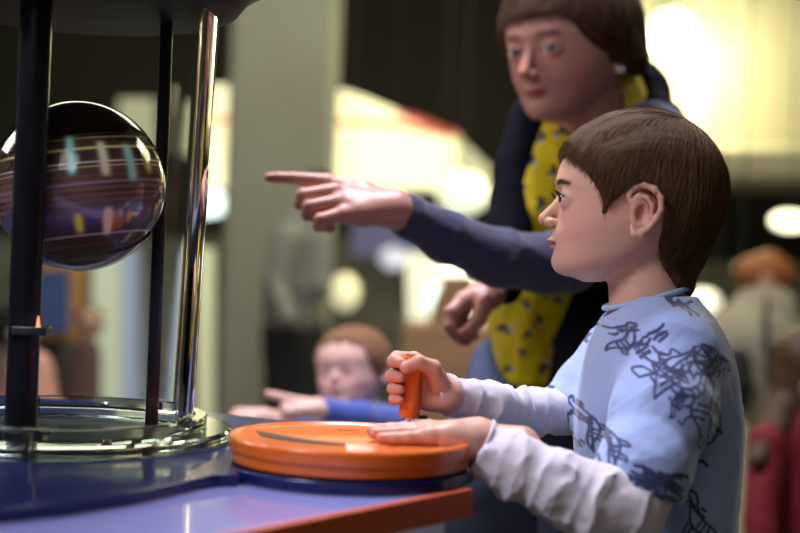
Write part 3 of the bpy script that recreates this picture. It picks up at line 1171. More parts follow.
for z0, w, c in ((0.33, .012, (.45, .36, .12)), (0.17, .007, (.5, .45, .4)), (0.12, .006, (.35, .25, .15)), (-0.06, .006, (.18, .15, .35)), (-.62, .01, (.25, .2, .25)), (0.45, .008, (.15, .1, .03))):
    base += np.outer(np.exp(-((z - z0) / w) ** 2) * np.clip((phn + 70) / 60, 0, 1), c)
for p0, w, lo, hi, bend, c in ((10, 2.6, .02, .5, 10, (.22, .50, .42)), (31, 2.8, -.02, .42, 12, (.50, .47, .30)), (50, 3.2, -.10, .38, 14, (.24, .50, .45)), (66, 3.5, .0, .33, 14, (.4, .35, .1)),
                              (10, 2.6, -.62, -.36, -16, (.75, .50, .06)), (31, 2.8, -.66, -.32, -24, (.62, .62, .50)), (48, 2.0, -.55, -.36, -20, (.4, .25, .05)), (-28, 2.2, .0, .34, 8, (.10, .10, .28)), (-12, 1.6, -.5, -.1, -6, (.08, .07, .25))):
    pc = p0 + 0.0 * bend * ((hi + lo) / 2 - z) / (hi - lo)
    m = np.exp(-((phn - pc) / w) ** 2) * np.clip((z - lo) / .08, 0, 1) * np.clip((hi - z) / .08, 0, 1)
    base = base * (1 - m[:, None]) + np.outer(m, c)  # upright arcs stand in for lamps mirrored in the ball
Tm = np.array(tilt)
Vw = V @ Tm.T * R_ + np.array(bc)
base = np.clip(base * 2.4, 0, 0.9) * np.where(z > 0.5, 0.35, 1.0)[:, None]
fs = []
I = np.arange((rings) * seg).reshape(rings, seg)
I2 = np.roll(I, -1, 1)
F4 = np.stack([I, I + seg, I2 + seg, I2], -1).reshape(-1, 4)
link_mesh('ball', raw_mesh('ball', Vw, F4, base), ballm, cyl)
MB().lathe([(0, -.0872), (.004, -.0872), (.004, -.30), (0, -.30)][::-1], bc + Vector((-.03, 0.03, 0)), 16, closed=False)
MB().tube([Vector((p1.x, p1.y + .01, bc.z)), Vector((bc.x - .07, bc.y, bc.z))], .004, 12).build('axle', black, cyl)
MB().tube([Vector((p2.x, p2.y, bc.z)), Vector((bc.x + .08, bc.y, bc.z))], .003, 12).build('axle', black, cyl)


# ------------------------------------------------------------------ the boy
SKIN_BOY = (0.67, 0.395, 0.285)
skin_mat = mat('skin', rough=0.42, spec=0.4, attr='Col', sss=0.22, sss_scale=0.006)
D0 = 1.45
S_BOY = D0 / FPX
boy = empty('boy', P(650, 700, 1.42), 'boy in a light blue printed T-shirt over long white sleeves gripping the orange handle', 'person')
MB_ = head_matrix(P(640, 200, D0), -RT + FW * 0.03, UP)
boy_opt = dict(eye=(25.0, 0.0, 69.2), er=13.4, lids=(6.2, -4.6), blusha=0.35, lipa=0.9, skin=SKIN_BOY, blush=(0.66, 0.27, 0.22), lips=(0.48, 0.16, 0.14), browc=(0.16, 0.08, 0.045), browa=0.85)
W, f, col, FB = make_head(MB_, S_BOY, HEAD_CHILD, boy_opt)
boy_skin = [(W, f, col)]

hair_boy_mat = mat('brown_hair', (0.070, 0.036, 0.014), rough=0.8, spec=0.2, bump=(900, 0.6, 0.001))
strand_mat = mat('brown_hair_strand', (0.145, 0.075, 0.028), rough=0.5, spec=0.22)


def px_boy(p):
    out = []
    for a, b in p:
        y = 68 * math.sqrt(max(0.0, 1 - min(1, abs((640 - a) / 84.0)) ** 2)) * S_BOY
        k = (D0 - y) / D0
        out.append((640 - (400 + (a - 400) * k), 200 - (266 + (b - 266) * k)))
    return out


HL = px_boy([(562, 146), (567, 150), (573, 158), (580, 163), (588, 168), (594, 176), (599, 186), (603, 200), (605, 214), (610, 213), (614, 203),
             (620, 196), (630, 188), (643, 185), (656, 187), (664, 200), (665, 225), (663, 245), (668, 265), (682, 288), (700, 300),
             (760, 250), (770, 120), (680, 80), (600, 90), (560, 120)])


def make_hair_boy():
    H = Field((-100, -88, -110), (96, 88, 106), 1.1)
    base = section_body(H, ZS, HEAD_CHILD['xf'], HEAD_CHILD['xb'], HEAD_CHILD['w'], HEAD_CHILD['xc'], 2.25, 3.0, dome=(12, 72))
    nk = smin(base, rcone(*H.grid(), np.array((-6, 0, -40.)), np.array((-10, 0, -130.)), 38, 40), 13)
    X, Z = np.meshgrid(H.ax[0], H.ax[2], indexing='ij')
    sd = poly_sd(X, Z, HL)[:, None, :]
    Y0 = H.ax[1][None, :, None]
    sd = sd + 0.9 * (np.sin(Z[:, None, :] * 0.23 + Y0 * 0.4) + np.sin(X[:, None, :] * 0.61 + Y0 * 0.31 + 2 * np.sin(Z[:, None, :] * 0.17)) * 0.6) * (X[:, None, :] > 10)
    t = np.clip(sd / 8, -1, 1) * 7.5
    # a little fuller at the crown and at the fringe
    X3, Y3, Z3 = H.grid()
    t = t + np.where(t > 0, 1, 0) * (2.0 * np.exp(-((X3 - 60) / 25.) ** 2 - ((Z3 - 50) / 22.) ** 2) - 2.0 * np.exp(-((X3 + 75) / 25.) ** 2 - ((Z3 - 5) / 45.) ** 2))
    d = (nk - t).astype(np.float32)
    H.d = np.maximum(d, -(base + 3.0)).astype(np.float32)
    # tail of hair on the nape
    H.cone((-62, 0, -20), (-52, 0, -62), 17, 11, 12, squash=None)
    H.cone((-52, 0, -60), (-44, 0, -88), 11, 3.5, 6)
    for yy in (-22, -12, 12, 22):
        H.cone((-58, yy, -30), (-45, yy * 1.1, -78), 12, 4, 8)
    v, f = H.mesh()
    v = relax(v, f, 2)
    n = vert_normals(v, f)
    # locks: low ridges that follow the combed direction
    a = np.arctan2(v[:, 1], v[:, 2] - 10 + 0 * v[:, 0])
    w = wnoise(np.stack([v[:, 0] * 0.05, v[:, 1] * 0.16, v[:, 2] * 0.05], 1), 1.0, 3)
    v = v + n * (w * 1.3)[:, None]
    return v, f, n, H


hv, hf, hn, HB = make_hair_boy()
Mb3 = np.array(MB_.to_3x3())
Mbt = np.array(MB_.translation)


def boy_world(p):
    return (p * S_BOY) @ Mb3.T + Mbt


boy_hair = link_mesh('hair', raw_mesh('hair', boy_world(hv), hf), hair_boy_mat, boy)


def comb_boy(p, t, rnd):
    whorl = np.array([-50.0, 0.0, 60.0])
    ctr = np.array([0.0, 0.0, 0.0])
    n = (p - ctr) / np.array([84, 70, 84.0]) ** 2
    n /= np.linalg.norm(n, axis=1, keepdims=True)
    away = p - whorl
    away /= np.linalg.norm(away, axis=1, keepdims=True) + 1e-6
    side = np.clip((np.abs(p[:, 1:2]) - 25) / 35, 0, 1)
    d = away * 1.0 + np.array([0, 0, -1.0]) * (0.5 + 0.6 * side)
    back = np.clip((-30 - p[:, 0:1]) / 30, 0, 1)
    d = d + back * np.array([0.15, 0, -1.2])
    d = d + rnd
    d = d - n * (d * n).sum(1, keepdims=True)
    d /= np.linalg.norm(d, axis=1, keepdims=True) + 1e-6
    d = d + n * (0.16 - 0.28 * t)
    return d


ok = (hn * (hv / np.array([84, 70, 84.0]) ** 2)).sum(1) > 0
edge_sd = poly_sd(hv[:, 0], hv[:, 2], HL)
cand = np.where(ok & ((edge_sd > 1.5) | (hv[:, 0] < -30)))[0]
pick = rng.choice(cand, 34000)
hair_strands('hair_strands', hv[pick] - hn[pick] * 1.5 + rng.normal(size=(34000, 3)) * 0.6, comb_boy, 9, 4.0, 0.0002, strand_mat, boy_hair, 0.16, boy_world, length=np.clip((edge_sd[pick] + 5) / 30.0, 0.34, 1.0) * np.where(hv[pick, 0] < -30, 1.1, 1.0))
nt = strand_mat.node_tree
hi_ = nt.nodes.new('ShaderNodeHairInfo')
mx_ = nt.nodes.new('ShaderNodeMix')
mx_.data_type = 'RGBA'
mx_.inputs['A'].default_value = (0.030, 0.014, 0.006, 1)
mx_.inputs['B'].default_value = (0.21, 0.115, 0.045, 1)
nt.links.new(hi_.outputs['Random'], mx_.inputs['Factor'])
nt.links.new(mx_.outputs['Result'], nt.nodes['Principled BSDF'].inputs['Base Color'])
# lashes and brow hairs
lash_mat = mat('lash', (0.02, 0.01, 0.006), rough=0.5)
lr, ld = [], []
for sg in (1, -1):
    for i in range(46):
        yy = -11 + 22.5 * i / 45
        zz = 6.0 * max(0, 1 - (yy / 12.2) ** 2) + 0.06 * yy
        xx = 69.2 + math.sqrt(max(0, 14.6 ** 2 - yy ** 2 - zz ** 2))
        lr.append((xx, sg * (25 + yy), zz))
        ld.append((0.9, sg * (0.12 + yy * 0.03), 0.12))
lr, ld = np.array(lr), np.array(ld)


def lash_dir(p, t, rnd):
    d = ld + np.array([0, 0, 0.75 * t]) + rnd
    return d / np.linalg.norm(d, axis=1, keepdims=True)


hair_strands('eyelashes', lr, lash_dir, 5, 1.35, 0.00030, lash_mat, boy, 0.10, boy_world)
br_, bd_ = [], []
for sg in (1, -1):
    for i in range(170):
        yy = rng.uniform(-13, 13)
        zz = 17.0 - 0.06 * yy - 0.014 * yy ** 2 + rng.normal() * 1.2
        aa, bb_ = 84.5, 70.0
        xx = aa * (1 - (abs(25 + yy) / bb_) ** 2.25) ** (1 / 2.25) - 0.3
        br_.append((xx + 1.2, sg * (25 + yy), zz))
        bd_.append((-0.25 - 0.02 * yy, sg * 1.0, 0.25))
br_, bd_ = np.array(br_), np.array(bd_)


def brow_dir(p, t, rnd):
    d = bd_ + rnd
    return d / np.linalg.norm(d, axis=1, keepdims=True)


hair_strands('eyebrows', br_, brow_dir, 4, 1.6, 0.00016, strand_mat, boy, 0.2, boy_world)
for sg in (1, -1):
    eyeball(MB_, S_BOY, boy_opt, sg, boy, gaze=(1, -0.12 * 0 + 0.10, 0.03))


# boy's hands ---------------------------------------------------------
# left hand resting flat on the orange wheel, little finger nearest the camera
boy_left = make_hand(
    palm=[[(520, 447, 1.262, 21), (478, 440, 1.262, 17), (452, 436.5, 1.250, 13), (430, 436, 1.238, 9)],
          [(478, 438, 1.265, 16), (428, 433, 1.255, 9.5)],
          [(478, 437, 1.270, 15), (426, 431.5, 1.272, 9.5)],
          [(478, 436, 1.276, 15), (428, 430, 1.290, 9.5)],
          [(466, 443, 1.248, 14), (445, 440, 1.242, 10.5)],
          [(478, 434, 1.285, 12), (450, 431, 1.298, 9)]],
    fingers=[[(430, 436.5, 1.238, 8), (408, 437.8, 1.232, 6.6), (394, 438.5, 1.230, 6.2), (381, 438.0, 1.229, 5.4)],
             [(428, 433, 1.255, 8.4), (402, 433.0, 1.252, 7.0), (388, 433.6, 1.251, 6.4), (375, 433.4, 1.250, 5.8)],
             [(426, 431, 1.272, 8.4), (400, 430.0, 1.272, 7.0), (387, 430.5, 1.272, 6.4), (372, 431.0, 1.272, 5.7)],
             [(428, 430, 1.290, 8.4), (404, 428.5, 1.293, 6.8), (390, 428.8, 1.294, 6.2), (378, 429.2, 1.295, 5.5)],
             [(450, 431, 1.298, 8.5), (430, 426.5, 1.318, 7.0), (416, 425, 1.326, 6.0)]],
    kp=0.007)
# right hand closed round the upright handle
HD = 1.365
boy_right = make_hand(
    palm=[[(478, 402, HD + .045, 11.5), (449, 394, HD + .022, 13), (432, 374, HD + .012, 10)],
          [(447, 394, HD + .014, 13.5), (430, 384, HD + .016, 10)],
          [(447, 396, HD + .012, 13), (428, 394, HD + .016, 9.5)],
          [(447, 398, HD + .010, 13), (427, 402, HD + .014, 8.5)]],
    fingers=[[(431, 371, HD + .014, 9), (414, 359, HD + .024, 7.4), (397, 358, HD + .014, 7.0), (394, 361, HD - .004, 6.6), (401, 363, HD - .013, 5.6)],
             [(430, 381, HD + .016, 9), (411, 375, HD + .024, 7.2), (395, 374, HD + .012, 6.8), (392, 376, HD - .005, 6.4), (400, 377.5, HD - .014, 5.4)],
             [(429, 392, HD + .016, 8.5), (411, 388, HD + .023, 6.8), (396, 387, HD + .011, 6.4), (393, 388.5, HD - .005, 6.0), (400, 389.5, HD - .013, 5.0)],
             [(428, 401, HD + .014, 8), (412, 399, HD + .020, 6.2), (397, 398, HD + .010, 5.8), (394, 399, HD - .004, 5.4), (400, 400, HD - .011, 4.6)],
             [(440, 384, HD + .002, 11), (433, 368, HD - .010, 8.2), (419, 362, HD - .017, 7.2), (406, 368, HD - .019, 6.2)]],
    kp=0.005, skin=(0.64, 0.36, 0.27))
boy_skin += [boy_left, boy_right]

# torso and arms under the clothes, coarse, one continuous surface with the neck
def boy_core():
    Fd = Field(np.array(P(540, 720, 1.40)) - 0.15, np.array(P(760, 290, 1.50)) + np.array([0.02, 0.15, 0.02]), 0.006)
    for a, b, k in [((655, 385, 1.44, 50), (655, 480, 1.44, 58), .02), ((655, 480, 1.44, 58), (650, 640, 1.44, 58), .02),
                    ((650, 315, 1.45, 34), (654, 380, 1.45, 42), .02)]:
        (pa, ra), (pb, rb) = J(a), J(b)
        Fd.cone(pa, pb, ra, rb, k, pad=.05)
    v, f = Fd.mesh()
    return v, f, np.tile(np.array(SKIN_BOY), (len(v), 1))


boy_skin.append(boy_core())
bw, bf, bc = join(boy_skin)
boy_body = link_mesh('body', raw_mesh('body', bw, bf, bc), skin_mat, boy)

# ink drawings on the T-shirt: strokes in the cloth's own side plane, in pixels of that plane
TREX = [[(0, 22), (8, 14), (18, 10), (22, 2), (32, -2), (42, 2), (44, 8), (34, 11), (42, 14), (30, 16), (26, 24), (24, 36), (16, 44), (4, 46), (-10, 40), (-24, 38), (-36, 46)],
        [(24, 36), (30, 40), (28, 48)], [(14, 44), (20, 54), (14, 62), (22, 64)], [(4, 46), (2, 56), (-6, 62), (2, 66)], [(-24, 38), (-34, 34), (-44, 40), (-36, 46)],
        [(34, 4), (35, 5)], [(26, 26), (36, 28), (38, 32)], [(8, 20), (16, 34)], [(2, 24), (10, 40)], [(-6, 30), (2, 42)]]
LONGNECK = [[(-44, 30), (-34, 18), (-20, 14), (-4, 12), (8, 4), (16, -10), (26, -18), (36, -14), (34, -8), (26, -8), (20, 4), (14, 18), (4, 28), (-16, 30), (-30, 26), (-44, 30)],
            [(4, 26), (6, 42), (12, 42), (12, 24)], [(-18, 28), (-20, 44), (-13, 44), (-10, 28)], [(-4, 14), (-2, 24)], [(-12, 16), (-10, 26)], [(-20, 16), (-20, 26)], [(30, -14), (31, -13)]]
SPIKY = [[(-40, 26), (-28, 14), (-12, 6), (4, 6), (18, 14), (28, 16), (36, 22), (30, 27), (16, 28), (-4, 30), (-24, 26), (-40, 26)],
         [(-28, 14), (-26, 4), (-20, 10), (-14, -4), (-8, 6), (0, -6), (6, 6), (14, 0), (18, 13)], [(10, 28), (12, 38), (18, 38)], [(-18, 28), (-18, 38), (-12, 38)],
         [(-20, 14), (10, 16)], [(-24, 20), (12, 22)], [(-10, 10), (6, 26)], [(-18, 12), (-4, 28)]]


def strokes_for(shape, cx, cy, sc, rot, wd, flip=1):
    c, s = math.cos(math.radians(rot)), math.sin(math.radians(rot))
    out = []
    for st in shape:
        st = np.array(st, float) * sc
        st[:, 0] *= flip
        q = np.stack([st[:, 0] * c - st[:, 1] * s + cx, st[:, 0] * s + st[:, 1] * c + cy], 1)
        # smooth the hand-drawn line (Chaikin)
        for _ in range(2):
            if len(q) > 2:
                q = np.concatenate([q[:1], np.stack([q[:-1] * .75 + q[1:] * .25, q[:-1] * .25 + q[1:] * .75], 1).reshape(-1, 2), q[-1:]])
        out.append((q, wd))
    return out


INK = []
INK += strokes_for(TREX, 672, 338, 0.95, 14, 1.9)
INK += strokes_for(SPIKY, 652, 352, 0.85, -38, 2.0)
INK += strokes_for([[(-14, 6), (-4, -6), (10, -8), (20, 2), (24, 14), (14, 22), (-4, 20)], [(-4, -6), (-6, 8), (2, 20)], [(4, -6), (12, 4), (10, 18)]], 688, 350, 0.95, 0, 2.2)
INK += strokes_for(TREX, 706, 402, 0.72, 78, 2.1, -1)
INK += strokes_for([[(-10, -12), (4, -16), (14, -4), (10, 14), (-2, 24), (-12, 12), (-10, -12)], [(-6, -4), (4, 2)], [(-6, 6), (4, 14)]], 704, 420, 1.0, 0, 1.9)
INK += strokes_for(LONGNECK, 700, 508, 0.72, 30, 2.1, -1)
INK += strokes_for(LONGNECK, 590, 428, 0.5, -70, 2.0)
INK += strokes_for([[(-8, -22), (-11, 0), (-5, 20)], [(0, -10), (14, -14)], [(2, -10), (4, 18)], [(13, -12), (15, 16)]], 583, 440, 1.0, 0, 1.9)
INK += strokes_for(SPIKY, 636, 458, 0.75, 10, 2.3)
INK += strokes_for([[(-20, 2), (-8, -6), (6, -5), (20, 4)], [(-16, 6), (0, 0), (16, 8)], [(-10, 10), (14, 12)]], 640, 464, 1.0, 12, 3.2)
INK += strokes_for(LONGNECK, 624, 334, 0.42, -20, 1.7)
INK += strokes_for([[(-10, 4), (0, -4), (10, 6)], [(-4, -2), (2, 8)], [(4, -2), (12, -8)]], 688, 306, 1.0, 20, 2.4)
INK += strokes_for(SPIKY, 562, 408, 0.4, 30, 2.0)
INK += strokes_for(TREX, 722, 350, 0.5, 60, 1.9)
INK += strokes_for(LONGNECK, 660, 400, 0.3, 160, 1.6)
INK += strokes_for([[(-6, 0), (2, -4), (8, 2)]], 695, 461, 1.0, 0, 3.0)
rh = random.Random(21)


def hatch(cx, cy, w, h, n, ang, wd):
    out = []
    for i in range(n):
        x, y = rh.uniform(-w, w), rh.uniform(-h, h)
        L = rh.uniform(0.35, 0.9) * w
        out.append([(x - L / 2, y), (x, y + rh.uniform(-2, 2)), (x + L / 2, y + rh.uniform(-1, 1))])
    return strokes_for(out, cx, cy, 1.0, ang, wd)


INK += hatch(645, 338, 18, 8, 12, -35, 2.4)
INK += hatch(655, 362, 14, 9, 10, 40, 2.4)
INK += hatch(686, 356, 16, 5, 7, 10, 2.2)
INK += hatch(640, 462, 26, 8, 18, 14, 2.6)
INK += hatch(706, 428, 6, 16, 9, 80, 2.3)
INK += hatch(704, 400, 7, 8, 7, 30, 2.2)
INK += hatch(690, 505, 12, 5, 7, 35, 2.4)
INK += hatch(686, 304, 12, 4, 8, 40, 2.4)
INK += hatch(626, 330, 10, 4, 8, -10, 1.9)
INK += hatch(590, 424, 7, 4, 7, -10, 2.0)
INK += hatch(586, 452, 4, 8, 6, 85, 1.8)
INK += hatch(663, 388, 10, 4, 6, -50, 1.9)
INK += hatch(564, 404, 7, 6, 8, 20, 2.4)


def ink_color(v, n):
    d0 = 1.34
    px = 400 + ((v - np.array(CAM)) @ np.array(RT)) / d0 * FPX
    py = 266.5 - ((v - np.array(CAM)) @ np.array(UP)) / d0 * FPX
    # the cloth on the far side of the chest lies deeper; its drawings are set in the same plane
    k = np.zeros(len(v))
    wob = 0.6 * wnoise(v, 160.0, 44)
    for q, wd in INK:
        lo, hi = q.min(0) - 5, q.max(0) + 5
        m = np.where((px > lo[0]) & (px < hi[0]) & (py > lo[1]) & (py < hi[1]))[0]
        if not len(m):
            continue
        d = np.full(len(m), 1e9)
        for a, b in zip(q[:-1], q[1:]):
            e = b - a
            t = np.clip(((px[m] - a[0]) * e[0] + (py[m] - a[1]) * e[1]) / max(e @ e, 1e-9), 0, 1)
            d = np.minimum(d, np.hypot(px[m] - a[0] - t * e[0], py[m] - a[1] - t * e[1]))
        k[m] = np.maximum(k[m], np.clip((wd * 0.62 + wob[m] * 0.6 - d) / 0.9 + 0.5, 0, 1))
    k *= 0.95
    base = np.array([0.34, 0.45, 0.74])
    ink = np.array([0.025, 0.032, 0.10])
    return base * (1 - k[:, None]) + ink * k[:, None]


def shirt_torso(Fd):
    rows = [(640, 582, 735, .112), (560, 580, 734, .112), (500, 578, 735, .115), (455, 576, 738, .117), (430, 576, 739.5, .118), (400, 579, 738, .122), (355, 588, 729, .128),
            (338, 595, 723, .122), (322, 603, 715, .105), (312, 610, 708, .085), (303, 622, 700, .062), (296, 640, 692, .04)]
    zs = [P(650, r[0], 1.43).z for r in rows]
    xf = [P(r[2], r[0], 1.43).x for r in rows]
    xb = [P(r[1], r[0], 1.43).x for r in rows]
    s = 1000.0
    G = Field(np.array(Fd.lo) * s, np.array(Fd.lo) * s + (Fd.n - 1) * Fd.h * s, Fd.h * s)
    G.ax = [a * s for a in Fd.ax]
    G.ax[1] = G.ax[1] - 1.435 * s
    G.n = Fd.n
    d = section_body(G, [z * s for z in zs], [x * s for x in xf], [x * s for x in xb], [r[3] * s for r in rows], [(a + b) / 2 * s for a, b in zip(xf, xb)], 2.3, 9.0)
    return d / s


def pn(dx, dy, dd=0.0):
    return np.array(RT) * dx - np.array(UP) * dy + np.array(FW) * dd


tee_mat = mat('printed_cotton', rough=0.85, spec=0.2, attr='Col', sheen=0.3, bump=(700, 0.25, 0.0006))
white_mat = mat('white_knit', (0.70, 0.66, 0.74), rough=0.9, spec=0.15, sheen=0.3, bump=(900, 0.3, 0.0006))
neck_a, neck_b = boy_world(np.array([[-7, 0, -70.0]]))[0], boy_world(np.array([[-5, 0, -104.0]]))[0]
tee = cloth([[(674, 356, 1.345, 48), (662, 410, 1.305, 50), (645, 468, 1.265, 47), (625, 520, 1.245, 46)],
             [(612, 352, 1.535, 30), (585, 385, 1.53, 27), (560, 412, 1.51, 25), (540, 430, 1.51, 24)]],
            0.0017, 0.016, 'tshirt', tee_mat, boy, base=shirt_torso, box=(np.array(P(565, 600, 1.30)), np.array(P(748, 285, 1.57))),
            cuts=[(0, P(640, 486, 1.25), pn(-.44, .90)), (1, P(559, 409, 1.51), pn(-.80, .60))],
            ends=[(neck_a + (neck_a - neck_b) * 1.0, neck_b, 0.0440, 0.0455),
                  (np.array(P(646, 478, 1.262)), np.array(P(624, 524, 1.245)), 0.0385, 0.0425)],
            folds=[((668, 350, 1.33), (640, 480, 1.26), 85, 0.0026, 31)], noise_amp=0.0022, seed=12, color=ink_color)
# collar band
cb = MB()
cc = boy_world(np.array([[-7, 0, -97.0]]))[0]
qr = Matrix.Rotation(math.radians(-17), 3, 'Y')
ring = []
for i in range(49):
    a = 2 * math.pi * i / 48
    ring.append(Vector(cc) + qr @ Vector((0.0475 * math.cos(a), 0.0475 * math.sin(a), 0.0)))
cb.tube(ring, 0.0031, 10)
cb.build('collar', mat('collar_knit', (0.33, 0.46, 0.68), rough=0.9, sheen=0.3), tee)

near_sleeve = cloth([[(665, 440, 1.285, 30), (643, 478, 1.258, 35), (626, 508, 1.240, 37.5), (592, 503, 1.232, 38), (552, 484, 1.235, 34), (515, 466, 1.245, 32.5), (474, 447, 1.256, 29)]],
                    0.0019, 0.004, 'long_sleeve', white_mat, boy,
                    cuts=[(0, P(480, 447, 1.256), pn(-.89, -.45))],
                    ends=[(np.array(P(500, 456, 1.25)), np.array(P(455, 437, 1.26)), 0.019, 0.0262)],
                    folds=[((640, 505, 1.24), (485, 450, 1.255), 150, 0.0038, 3), ((600, 505, 1.235), (485, 450, 1.255), 330, 0.0018, 8)], noise_amp=0.0012, seed=9)
far_sleeve = cloth([[(600, 375, 1.535, 22), (566, 410, 1.51, 23), (530, 412, 1.48, 23), (490, 405, 1.418, 22), (436, 393, 1.378, 20.5)]],
                   0.0019, 0.004, 'long_sleeve', white_mat, boy,
                   cuts=[(0, P(439, 395, 1.380), pn(-.97, .22))],
                   ends=[(np.array(P(456, 397, 1.392)), np.array(P(420, 391, 1.37)), 0.0150, 0.0188)],
                   folds=[((560, 412, 1.50), (445, 397, 1.40), 210, 0.0034, 21)], noise_amp=0.0012, seed=19)
cuf = MB()
cn = Vector(pn(-.89, -.45)).normalized()
ca = cn.orthogonal().normalized()
cb2 = cn.cross(ca)
cuf.tube([P(480, 447, 1.256) - cn * 0.001 + (ca * math.cos(2 * math.pi * i / 40) + cb2 * math.sin(2 * math.pi * i / 40)) * 0.0272 for i in range(41)], 0.0017, 8)
cuf.build('cuff_hem', white_mat, near_sleeve)
# trousers, mostly below the picture
cloth([[(655, 590, 1.39, 64), (640, 900, 1.34, 46), (645, 1120, 1.36, 40)], [(655, 590, 1.49, 64), (650, 900, 1.51, 48), (655, 1110, 1.52, 40)]], 0.006, 0.02, 'trousers',
      mat('dark_trousers', (0.03, 0.035, 0.05), rough=0.9), boy)
for dd, sx in ((1.36, 640), (1.52, 650)):
    b = MB()
    z = 0.035
    p = P(sx - 20, 1100, dd)
    b.ball((p.x, p.y, z), (0.085, 0.035, 0.035), rot=None)
    b.build('shoe', mat('shoe_leather', (0.05, 0.05, 0.06), rough=0.6), boy)


# ------------------------------------------------------------------ the woman leaning in behind the boy
DW = 1.98
woman = empty('woman', P(560, 900, 2.10), 'short-haired woman in a dark cardigan and yellow blouse leaning over and pointing', 'person')
S_W = 0.00138
HEAD_ADULT = {k: list(v) for k, v in HEAD_CHILD.items()}
HEAD_ADULT['xf'] = [56, 66, 74, 82, 86.0, 86.0, 84.5, 86, 84, 83, 82.5, 84.5, 80.5, 72, 62, 50, 28, 4]
HEAD_ADULT['w'] = [8, 13, 18, 23, 31, 39, 47, 54, 57, 60, 61, 62, 61, 57, 51, 42, 26, 5]
wy, wp = math.radians(42), math.radians(14)          # turned to the left of the picture, looking down
wf = (-RT * math.sin(wy) - FW * math.cos(wy)) * math.cos(wp) - UP * math.sin(wp)
wu = UP * math.cos(wp) - RT * 0.14 - FW * 0.15
SKIN_W = (0.55, 0.28, 0.215)
w_opt = dict(skin=SKIN_W, blush=(0.58, 0.22, 0.18), lips=(0.42, 0.11, 0.11), browc=(0.07, 0.035, 0.02), browa=0.85, nose=1.08, cheek=1.5, jowl=0.0, lids=(4.4, -3.4),
             eye=(23.0, 0.0, 70.5), er=11.5, bridge=(82, 2), tip=(98, -21), brow=2.0, neck=((-6, 0, -40), (-26, 0, -125), 38, 42), open=0.8, lip=-1.0, earx=2, eary=54.0)
MW = head_matrix(P(573, 42, DW + 0.07), wf, wu)
W, f, col, _ = make_head(MW, S_W, HEAD_ADULT, w_opt, hvox=1.3)
w_skin = [(W, f, col)]
for sg in (1, -1):
    eyeball(MW, S_W, w_opt, sg, woman, iris=(0.06, 0.07, 0.06), gaze=(1, 0.25 * 1, -0.02))

# hair: chin-length bob with a fringe
w_hair_mat = mat('auburn_hair', (0.045, 0.018, 0.008), rough=0.8, spec=0.2, bump=(700, 0.6, 0.001))
w_strand_mat = mat('auburn_hair_strand', (0.095, 0.038, 0.017), rough=0.42, spec=0.5)
Mw3, Mwt = np.array(MW.to_3x3()), np.array(MW.translation)


def w_world(p):
    return (p * S_W) @ Mw3.T + Mwt


def make_hair_woman():
    H = Field((-118, -102, -72), (106, 102, 110), 1.5)
    base = section_body(H, ZS, HEAD_ADULT['xf'], HEAD_ADULT['xb'], HEAD_ADULT['w'], HEAD_ADULT['xc'], 2.25, 3.0, dome=(12, 72))
    X, Z = np.meshgrid(H.ax[0], H.ax[2], indexing='ij')
    line = [(100, 33), (74, 31), (64, 24), (55, 8), (42, -6), (24, -16), (14, -30), (4, -36), (-20, -36), (-50, -46), (-130, -60), (-140, 130), (130, 130)]
    sd = poly_sd(X, Z, line)[:, None, :]
    X3, Y3, Z3 = H.grid()
    thick = 11 + 8 * np.clip((20 - Z3) / 60., 0, 1) * np.clip((20 - X3) / 40., 0, 1) + 0 * Y3
    t = np.clip(sd / 6, -1, 1) * thick
    t = t - 6 * np.clip((X3 - 45) / 25., 0, 1)
    H.d = np.maximum(base - t, -(base + 2)).astype(np.float32)
    H.d = np.maximum(H.d, ellipsoid(X3, Y3, Z3, (-6, 0, 12), (102, 84, 92), None)).astype(np.float32)
    v, f = H.mesh()
    v = relax(v, f, 3)
    n = vert_normals(v, f)
    w = wnoise(np.stack([v[:, 0] * 0.10, v[:, 1] * 0.10, v[:, 2] * 0.02], 1), 1.0, 9)
    v = v + n * (w * 2.2)[:, None]
    return v, f, n, line


wv, wfc, wn, wline = make_hair_woman()
w_hair = link_mesh('hair', raw_mesh('hair', w_world(wv), wfc), w_hair_mat, woman)


def comb_w(p, t, rnd):
    n = p / np.array([95, 84, 95.0]) ** 2
    n /= np.linalg.norm(n, axis=1, keepdims=True)
    away = p - np.array([-25, 0, 88.0])
    away /= np.linalg.norm(away, axis=1, keepdims=True) + 1e-6
    low = np.clip((30 - p[:, 2:3]) / 30, 0, 1)
    d = away + np.array([0, 0, -1.0]) * (0.6 + low) + rnd
    d = d - n * (d * n).sum(1, keepdims=True)
    d /= np.linalg.norm(d, axis=1, keepdims=True) + 1e-6
    return d + n * (0.08 - 0.25 * t)


ok = (wn * wv).sum(1) > 0
cand = np.where(ok & (poly_sd(wv[:, 0], wv[:, 2], wline) > 1))[0]
pick = rng.choice(cand, 12000)
hair_strands('hair_strands', wv[pick] - wn[pick] * 2 + rng.normal(size=(12000, 3)), comb_w, 8, 4.2, 0.0003, w_strand_mat, w_hair, 0.10, w_world, length=np.clip((poly_sd(wv[pick, 0], wv[pick, 2], wline) + 8) / 36.0, 0.2, 1.0))

